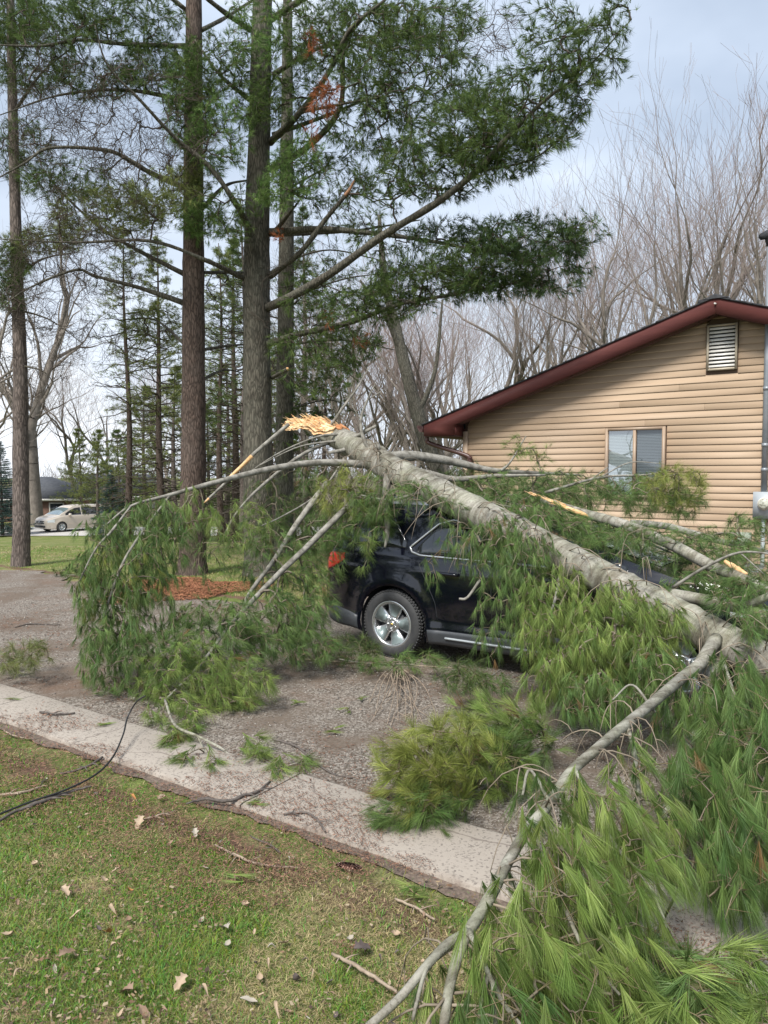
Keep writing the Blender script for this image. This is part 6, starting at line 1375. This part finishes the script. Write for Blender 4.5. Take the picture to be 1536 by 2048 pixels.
for k, x in enumerate(xs_):
    Y = [27, 38, 31, 46, 34][k % 5]+rgw.uniform(-2, 2)
    if x > 1150 and k % 2 == 0: Y = 27+rgw.uniform(0, 3)
    tall = topf(x)+abs(rgw.normal(0, 40))+(0 if k % 3 else 0)
    zone = ['behind the grey pine', 'left of the eave', 'above the eave end', 'above the mid roof slope', 'left of the ridge', 'behind the ridge', 'by the mast', 'past the right edge'][int(np.searchsorted([680, 850, 1000, 1150, 1300, 1430, 1540], x))]
    lab = ('tall ' if tall < topf(x)+35 else 'lower ')+('near ' if Y < 32 else 'far ')+['bare tree with reddish twigs ', 'bare brown tree ', 'slender bare tree with pinkish tips '][k % 3]+zone
    put_bare(BV[k % 6], x, Y, tall, rgw.uniform(0, 6.28), lab, GW, fat=[.7, 1.05, .85, 1.2][(k*7) % 4])
for (px, Y, top), wh_ in zip(((690, 24, 640), (815, 23, 560), (850, 27, 600), (905, 25, 560), (780, 26, 620), (740, 30, 600)), ('nearest the grey pine', 'with its trunk just left of the downspout', 'behind the upright dead spurs', 'touching the eave end', 'midway between grey pine and eave', 'slightly farther back')):
    put_bare(BV[int(px) % 6], px, Y, top, px*.37, 'bare tree at the rim of the wood '+wh_, 'bare trees at the rim of the wood', fat=1.2)
BL = gen_bare(16, .50, 91, forks=2, up=.45, depth=6, twigcol=(.27, .22, .19), reach=1.15, side=.6)
put_bare(BL, 72, 56.5, 420, 1.0, 'large bare tree with thick pale trunk behind the slim pine at left', None, fat=.66)
for px, Y, top, rz in ((25, 58, 640, 2.2), (150, 64, 700, .5), (210, 60, 720, 3.5), (330, 62, 690, 1.4), (-60, 50, 560, 2), (400, 60, 700, .2), (480, 60, 690, 2), (540, 55, 680, 4)):
    put_bare(BL if px < 0 else BV[(px//7) % 6], px, Y, top, rz, 'distant bare tree beyond the road '+('left of the slim pine' if px < 40 else 'above the minivan' if px < 180 else 'above the blue spruce' if px < 260 else 'behind the second thin trunk' if px < 380 else 'seen between the two big pines' if px < 500 else 'behind the grey pine'), 'bare trees beyond the road', fat=1.2)
t = empty('bare_tree', (P(840, 950, 21)[0], 21, float(gz(0, 21)))); tag(t, 'dark leaning bare trunk between the grey pine and the eave', 'tree')
for k_, pts in enumerate(([(905, 1040, 21, .24), (868, 930, 21, .22), (845, 860, 21, .205), (822, 780, 21.2, .185), (800, 690, 21.4, .16), (770, 560, 21.8, .11), (758, 430, 22, .05)], [(808, 720, 21.4, .10), (775, 640, 21.2, .07), (720, 560, 21, .03)], [(835, 830, 21, .08), (870, 740, 21.2, .06), (885, 600, 21.5, .03)])):
    p_, r_ = pxpath(pts, 7); mb = MB(); mb.tube(p_, r_, 14, rough=.05); pbuild(mb, 'trunk' if k_ == 0 else 'limb', M['bark_grey'], t, smooth=True)
# brush and far edge of the wood
def brush(x0, x1, Y, y_top, n, pal_c, seed, name, label):
    rg = np.random.default_rng(seed); px = rg.uniform(x0, x1, n); YY = Y+rg.uniform(-4, 8, n); z0 = gz(0, YY); X = (px-768)/F_PX*YY
    h = (CAM_Z+(950-y_top)/F_PX*Y+2)*rg.uniform(.35, 1, n)
    A = np.stack([X, YY, z0], 1); A[:, 2] += h*rg.uniform(0, .65, n)
    d = nrm(np.stack([rg.normal(0, .45, n), rg.normal(0, .45, n), np.ones(n)], 1)); B = A+d*(h*rg.uniform(.2, .5, n))[:, None]
    mb = MB(); mb.frusta(A, B, .02, .012, 3, np.array(pal_c)*rg.uniform(.6, 1.3, (n, 1))); o = mb.build(name, M['twig']); tag(o, label, 'brush', kind='stuff')
brush(560, 1250, 50, 800, 3500, (.26, .22, .19), 5, 'undergrowth', 'tangle of bare brown undergrowth at the far edge of the wood')
brush(-150, 620, 72, 900, 3500, (.24, .21, .18), 6, 'hedgerow', 'far bare hedgerow behind the houses')
# ================================================================== small things lying about
def stick(pts, label, group='fallen sticks and twigs around the kerb', col='dead_stick', name='stick', side=True):
    """ground stick given as (px, py, radius, lift)"""
    q = []
    for a, b, r, h in pts:
        g_ = G(a, b, h+r); q.append(np.append(g_, r))
    q = np.array(q); s = spline(q, 5); o = empty(name, q[0][:3]*np.array((1, 1, 0))); tag(o, label, 'stick', group)
    mb = MB(); mb.tube(s[:, :3]+np.array([[0, 0, 1]])*0.004*nz1(np.arange(len(s)), 1.1)[:, None], np.maximum(s[:, 3], .001)*(1+.12*nz1(np.arange(len(s)), 2.3)), 7, rough=.08)
    pbuild(mb, 'stem', M[col], o, smooth=True)
    if side:
        tw = MB()
        for k in range(3):
            i = int(RNG.integers(2, len(s)-2)); p = s[i, :3]; d = nrm(s[i+1, :3]-s[i-1, :3]); sd_ = np.cross(d, (0, 0, 1))*RNG.choice([-1, 1]); e_ = p+(d*.5+sd_)*RNG.uniform(.03, .09)+np.array((0, 0, .006))
            tw.tube([p, (p+e_)/2+np.array((0, 0, .004)), e_], [s[i, 3]*.6, s[i, 3]*.45, .001], 5)
        pbuild(tw, 'side_twig', M[col], o)
    return o
M['dead_stick'] = mat('dead dark stick', (.055, .045, .04), .9, (.13, .11, .095), 30, bump=.5, bscale=80, bdist=.003)
M['pale_stick'] = mat('pale dead stick', (.20, .15, .11), .9, (.34, .27, .20), 30, bump=.5, bscale=80, bdist=.003)
M['black_rubber'] = mat('black cable', (.012, .012, .013), .5)
K1 = .019
stick([(372, 1608, .004, K1), (410, 1598, .009, K1), (455, 1602, .010, K1), (490, 1590, .009, K1), (515, 1583, .008, K1), (540, 1562, .006, K1)], 'crooked dark stick lying across the kerb under the green tip')
stick([(567, 1629, .005, K1), (610, 1625, .006, K1), (635, 1640, .006, K1), (650, 1663, .005, K1)], 'small hooked dark twig on the kerb left of the pine clump')
stick([(545, 1478, .008, 0), (590, 1492, .008, 0), (622, 1516, .008, 0), (660, 1545, .006, 0), (705, 1557, .004, 0)], 'thin curved dark stick on the gravel left of the pine clump')
stick([(80, 1424, .008, K1), (112, 1428, .009, K1), (150, 1426, .007, K1)], 'short straight dark stick on the kerb at the left')
stick([(0, 1590, .006, 0), (40, 1586, .009, 0), (75, 1576, .007, 0), (90, 1570, .003, 0)], 'pale broken twig in the grass beside the black branch', col='pale_stick')
stick([(285, 1640, .005, 0), (320, 1630, .006, 0), (350, 1622, .003, 0)], 'small pale twig in the grass below the kerb', col='pale_stick')
stick([(430, 1690, .004, 0), (475, 1712, .007, 0), (520, 1728, .005, 0), (600, 1736, .004, 0)], 'grey twig lying in the duff left of the pine cone', col='pale_stick')
stick([(790, 1798, .005, 0), (830, 1815, .006, 0), (870, 1840, .005, 0)], 'thin reddish twig on the duff right of the pine cone', col='pale_stick')
stick([(664, 1908, .005, .01), (705, 1928, .008, .02), (750, 1955, .007, .03), (795, 1985, .005, .05)], 'grey twig in the grass left of the long limb', col='pale_stick')
stick([(120, 1250, .006, 0), (60, 1248, .010, 0), (30, 1255, .005, 0)], 'straight stick on the drive at the left edge')
stick([(600, 1318, .008, 0), (700, 1325, .010, 0), (820, 1330, .008, 0), (925, 1338, .004, 0)], 'long pale stick on the gravel beside the rear wheel', col='pale_stick')
stick([(8, 1462, .005, 0), (30, 1472, .006, 0), (62, 1478, .003, 0)], 'pale twig at the lower rim of the kerb, left edge', col='pale_stick')
stick([(205, 1515, .008, 0), (170, 1535, .009, 0), (120, 1548, .006, 0)], 'dark twig in the grass above the black branch')
stick([(560, 1705, .004, 0), (540, 1690, .005, 0), (500, 1672, .003, 0)], 'fine dark twig by the kerb edge')
# black branch and cable
o = stick([(-20, 1655, .010, 0), (20, 1628, .008, .005), (70, 1608, .013, .005), (120, 1590, .011, .005), (160, 1578, .007, .01), (182, 1572, .006, .02)], 'black rotten branch lying in the grass at the left edge', None)
mb = MB(); q = np.array([G(a, b, h) for a, b, h in ((-30, 1640, .02), (60, 1604, .03), (130, 1580, .04), (190, 1550, .05), (225, 1515, .06), (246, 1470, .10), (255, 1435, .16), (272, 1405, .26), (290, 1392, .34))]); mb.tube(spline(q, 8), .006, 8)
o = mb.build('cable', M['black_rubber'], smooth=True); tag(o, 'black cable curving from the grass over the kerb to the hanging needles', 'cable')
# bare twigs dropping in front of the wheel
sp_ = empty('dead_spray', G(800, 1345)); tag(sp_, 'spray of bare pale twigs on the gravel in front of the rear wheel', 'branch')
mb = MB()
for k in range(16):
    a0 = G(795+RNG.uniform(-5, 5), 1332, .05); e0 = G(800+RNG.normal(0, 34), 1345+RNG.uniform(30, 110), .008); md = (a0+e0)/2+np.array((RNG.normal(0, .05), 0, RNG.uniform(.02, .09)))
    s = spline([a0, md, e0], 5); mb.tube(s, np.linspace(.006, .002, len(s)), 5)
    for _ in range(3):
        i = int(RNG.integers(3, len(s)-1)); e1 = s[i]+np.array((RNG.normal(0, .07), RNG.uniform(-.10, -.02), 0)); e1[2] = max(.006, s[i][2]-.03); mb.tube([s[i], (s[i]+e1)/2, e1], [.003, .0025, .001], 4)
pbuild(mb, 'twigs', M['pale_stick'], sp_)

# broken pine branches lying by themselves
def loose(name, label, base, regs, limbs, pal, group=None, **kw):
    t = empty(name, base); tag(t, label, 'branch', group); add_branch(limbs, regs, pal, own=t, **kw); return t
loose('pine_branch', 'bushy yellow green pine branch torn off and lying between kerb and gravel', G(900, 1620),
      [(900, 1500, 110, 45, 4.0, 4.6, 40), (850, 1560, 80, 45, 3.9, 4.3, 30), (970, 1540, 90, 45, 4.1, 4.6, 30, 'fresh'), (1000, 1450, 100, 40, 4.5, 5.0, 36, 'fresh'), (880, 1610, 50, 22, 3.85, 4.05, 12, 'green'), (795, 1625, 32, 14, 3.95, 4.1, 8, 'green'), (810, 1540, 34, 40, 4.0, 4.3, 14), (1050, 1490, 60, 40, 4.4, 4.9, 26, 'green')],
      [[(1080, 1500, 4.6, .014), (1000, 1550, 4.4, .013), (940, 1590, 4.2, .012), (880, 1585, 4.1, .010), (820, 1600, 4.0, .007)], [(940, 1590, 4.2, .008), (900, 1540, 4.3, .007), (850, 1500, 4.2, .004)]],
      'yellow', K=50, wid=.0016, hang=.0, drift=(-.5, -.1, .10), spread=.34, seg=2, L=.13, per=3, arch=.05, out=.16)
loose('pine_branch', 'dark green needle heap on the gravel under the SUV sill', G(950, 1385), [(930, 1355, 60, 26, 5.6, 6.3, 30, 'deep'), (975, 1370, 40, 20, 5.6, 6, 16)], [[(1000, 1340, 6.1, .007), (960, 1365, 5.9, .007), (920, 1370, 5.8, .004)]], 'green', K=28, hang=0, spread=.6)
loose('pine_branch', 'flat green spray lying on the drive at the left edge', G(45, 1330), [(45, 1315, 60, 28, 6.4, 7.1, 40, 'olive')], [[(100, 1320, 6.9, .006), (50, 1325, 6.9, .006), (-10, 1325, 6.9, .004)]], 'fresh', K=26, hang=0, spread=.6)
loose('pine_branch', 'green needle heap pressed under the rear wheel', G(770, 1335), [(770, 1325, 60, 14, 6.6, 7.1, 22), (700, 1300, 60, 26, 6.9, 7.5, 40, 'deep'), (850, 1325, 45, 14, 6.6, 7, 12)], [[(640, 1310, 7.3, .007), (720, 1325, 7.1, .007), (830, 1330, 6.9, .004)]], 'green', K=28, hang=0, spread=.6)
loose('pine_branch', 'small dark spray on the lawn behind the hanging curtain', G(140, 1145), [(150, 1142, 40, 14, 13.5, 14.5, 30, 'deep')], [[(180, 1150, 13.8, .01), (110, 1150, 14, .006)]], 'deep', K=20, wid=.006, hang=0, spread=.6)
SG = 'loose green sprigs dropped around the drive'
for px, py, lab, n in ((692, 1417, 'tiny green sprig on the gravel, upper of the three left of the clump', 3), (725, 1395, 'tiny green sprig on the gravel below the bare spray', 3), (668, 1460, 'bright green sprig on the gravel above the curved stick', 4), (510, 1606, 'green sprig on the kerb beside the crooked stick', 4), (822, 1780, 'green sprig pair at the lower kerb edge right of the pine cone', 7), (470, 1752, 'green sprig in the grass left of the pine cone', 4), (205, 1447, 'green sprig on the upper kerb edge at the left', 4), (20, 1398, 'dull green sprig at the far left end of the kerb', 3), (590, 1405, 'faint green sprig on the gravel left of the wheel', 3)):
    g0 = G(px, py, .03); t = empty('pine_sprig', G(px, py)); tag(t, lab, 'sprig', SG); nd = MB(); a = RNG.uniform(0, 6.28, n)
    d = np.stack([np.cos(a)*1.0, np.sin(a)*.6, np.full(n, .02)], 1); pos = g0+RNG.normal(0, .02, (n, 3))*np.array((1, 1, .2)); tufts(nd, pos, d, .10, 26, .0028, .22, palcol('fresh', n), 0, 1, flat=.2)
    pbuild(nd, 'needles', M['needle'], t); tw = MB(); tw.frusta(np.repeat(g0[None], n, 0), pos, .003, .002, 4, np.tile(np.array([[.2, .14, .09]]), (n, 1))); pbuild(tw, 'twig', M['twig'], t)

# pine cone
c0 = G(696, 1731, .022); cone = empty('pine_cone', (c0[0], c0[1], .006), R(-14)); cone.scale = (.72, .60, .60); tag(cone, 'long brown pine cone lying at the lower edge of the kerb', 'pine cone')
mb = MB(); mb.tube([(-.085, 0, .02), (-.05, 0, .022), (.03, 0, .022), (.075, 0, .02)], [.008, .014, .014, .006], 8); mb.build('core', mat('cone core', (.07, .03, .025), .8), cone)
mb = MB()
for k in range(110):
    f = k/110; x = -.085+.165*f; a = k*2.39996; rad = .026*math.sin(math.pi*min(.97, .12+f*.8))**.6
    ra_ = np.array((0, math.cos(a), math.sin(a))); tn = np.array((0, -math.sin(a), math.cos(a))); b0 = np.array((x, 0, .024))+ra_*.008; tp2 = np.array((x+.016, 0, .024))+ra_*rad
    w_ = .009; mb.add([b0-tn*.004, b0+tn*.004, tp2+tn*w_-np.array((.004, 0, 0)), tp2+np.array((.005, 0, 0))+ra_*.002, tp2-tn*w_-np.array((.004, 0, 0)), b0+np.array((.003, 0, 0))], [(0, 1, 2, 3, 4), (1, 0, 5), (5, 3, 2, 1), (0, 4, 3, 5)], (np.array((.30, .155, .115)) if k % 3 else np.array((.46, .28, .22)))*RNG.uniform(.6, 1.2))
mb.build('scales', mat('cone scales', attr=True, rough=.6), cone)

# dead leaves
M['leaf'] = [mat('dead leaf %d' % i, c, .8, c2, 12, bump=.4, bscale=60, bdist=.003, transl=.15) for i, (c, c2) in enumerate([((.36, .26, .17), (.50, .40, .29)), ((.22, .14, .09), (.34, .24, .17)), ((.45, .22, .08), (.38, .16, .05)), ((.34, .30, .24), (.46, .42, .35)), ((.09, .07, .065), (.15, .12, .11))])]
def leaf_mesh(seed, ln=.07, wd=.028, curl=.9, lobed=False):
    rg = np.random.default_rng(seed); nx, ny = 10, 5; v = []; ph = rg.uniform(0, 6)
    for i in range(nx):
        t = i/(nx-1); w = wd*math.sin(math.pi*min(.98, .04+t*.95))**.8*(1+(.45*math.sin(t*19+ph) if lobed else .12*math.sin(t*15+ph)))
        bend = .020*math.sin(t*2.6+ph)*curl
        for j in range(ny):
            g = j/(ny-1)*2-1; v.append((t*ln-ln/2, g*w, .006+bend+curl*.55*abs(g)**1.6*w+rg.normal(0, .0012)))
    v = np.array(v); v[:, 2] -= v[:, 2].min(); v[:, 2] += .004; top = len(v)
    v = np.concatenate([v, v-np.array((0, 0, .0007))]); q = [(i*ny+j, (i+1)*ny+j, (i+1)*ny+j+1, i*ny+j+1) for i in range(nx-1) for j in range(ny-1)]
    mb = MB(); mb.add(v, q+[tuple(a+top for a in t[::-1]) for t in q]); return mb.mesh('dead_leaf')
lms = [[None]*5 for _ in range(7)]
base_ms = [(k, leaf_mesh(40+k, ln=[.075, .06, .085, .05, .07, .06, .095][k], wd=[.018, .013, .021, .014, .009, .020, .028][k], curl=[1.2, 1.9, 1.1, 1.6, 2.2, 1.3, 1.2][k], lobed=k in (6,))) for k in range(7)]
LG = 'dead leaves scattered over the front lawn'
names = ['curled tan dead leaf lying on the front lawn', 'brown dead leaf lying on the front lawn', 'orange dead leaf lying on the front lawn', 'whitish dry leaf lying on the front lawn', 'dark grey rotten leaf lying on the front lawn']
spots = [(225, 1717, 0), (232, 1745, 0), (262, 1785, 2), (152, 1838, 0), (200, 1862, 4), (219, 1870, 2), (150, 1915, 0), (195, 1940, 0), (135, 1915, 1), (110, 1942, 3), (35, 1808, 1), (230, 1824, 0), (258, 1845, 1), (403, 1845, 3), (449, 1865, 3), (455, 1893, 3), (492, 1812, 0), (585, 1963, 4), (545, 1902, 3), (570, 1890, 0), (255, 1990, 1), (240, 2035, 0), (290, 2030, 1), (330, 2035, 1), (500, 2010, 3), (210, 1765, 0), (130, 1790, 0), (70, 1730, 0), (160, 1655, 3), (280, 1650, 0), (390, 1672, 3), (440, 1690, 3), (340, 1690, 1), (90, 1570, 3), (60, 1765, 3), (45, 1960, 0), (700, 1880, 3), (725, 1905, 4), (790, 1870, 0), (520, 1960, 0), (230, 1905, 0), (305, 1740, 1), (180, 1720, 0), (320, 1600, 0), (20, 1870, 0), (360, 1975, 0), (410, 1990, 0), (620, 1850, 0), (270, 1600, 2), (560, 2030, 0)]
rl = np.random.default_rng(9); extra_n = 70
ex, ey = rl.uniform(0, 860, 300), rl.uniform(1560, 2046, 300); c_ = 0
for x_, y_ in zip(ex, ey):
    if c_ >= extra_n: break
    g_ = G(x_, y_)
    if SA*g_[0]+CA*g_[1] < 2.7: spots.append((x_, y_, int(rl.choice([0, 0, 1, 1, 3, 4])))); c_ += 1
cache = {}
for i, (x_, y_, kd) in enumerate(spots):
    k = int(rl.integers(0, 7)); 
    if (k, kd) not in cache:
        me = base_ms[k][1].copy(); me.materials.clear(); me.materials.append(M['leaf'][kd]); cache[(k, kd)] = me
    o = bpy.data.objects.new('dead_leaf', cache[(k, kd)]); COL.objects.link(o); g_ = G(x_, y_, .0); o.location = (g_[0], g_[1], -.006+rl.uniform(0, .012)); s = (rl.uniform(.45, .8) if i < 50 else rl.uniform(.16, .42))
    o.scale = (s, s, s); o.rotation_euler = (rl.normal(0, .3), rl.normal(0, .25), rl.uniform(0, 6.28)); 
    zy = 'by the kerb' if y_ < 1660 else 'upper' if y_ < 1780 else 'middle' if y_ < 1900 else 'lowest'
    zx = 'far left' if x_ < 150 else 'left' if x_ < 300 else 'centre' if x_ < 480 else 'right' if x_ < 640 else 'rightmost'
    tag(o, ('small ' if s < .5 else 'large ' if s > .7 else '')+['curled tan leaf', 'brown dead leaf', 'orange dead leaf', 'whitish dry leaf', 'dark rotten leaf'][kd]+' on the front lawn, '+(zx+' part by the kerb' if zy == 'by the kerb' else zy+' band, '+zx+' part'), 'leaf', LG)

# ================================================================== read-out: dense joined parts, and labels that would repeat
for o in bpy.data.objects:
    base = o.name.split('.')[0]
    if o.type == 'MESH' and o.parent is not None and base in ('needles', 'twigs', 'crown', 'splinters', 'scales', 'bare_twigs', 'blind', 'side_twig'): o['kind'] = 'stuff'
same = {}
for o in bpy.data.objects:
    if 'category' in o and 'label' in o: same.setdefault((o['label'], o['category']), []).append(o)
for k, v in same.items():
    if 1 < len(v) < 4:
        v.sort(key=lambda o: o.location.x/max(o.location.y, .1))
        for o, w in zip(v, [', left one', ', right one'] if len(v) == 2 else [', left one', ', middle one', ', right one']): o['label'] = o['label']+w
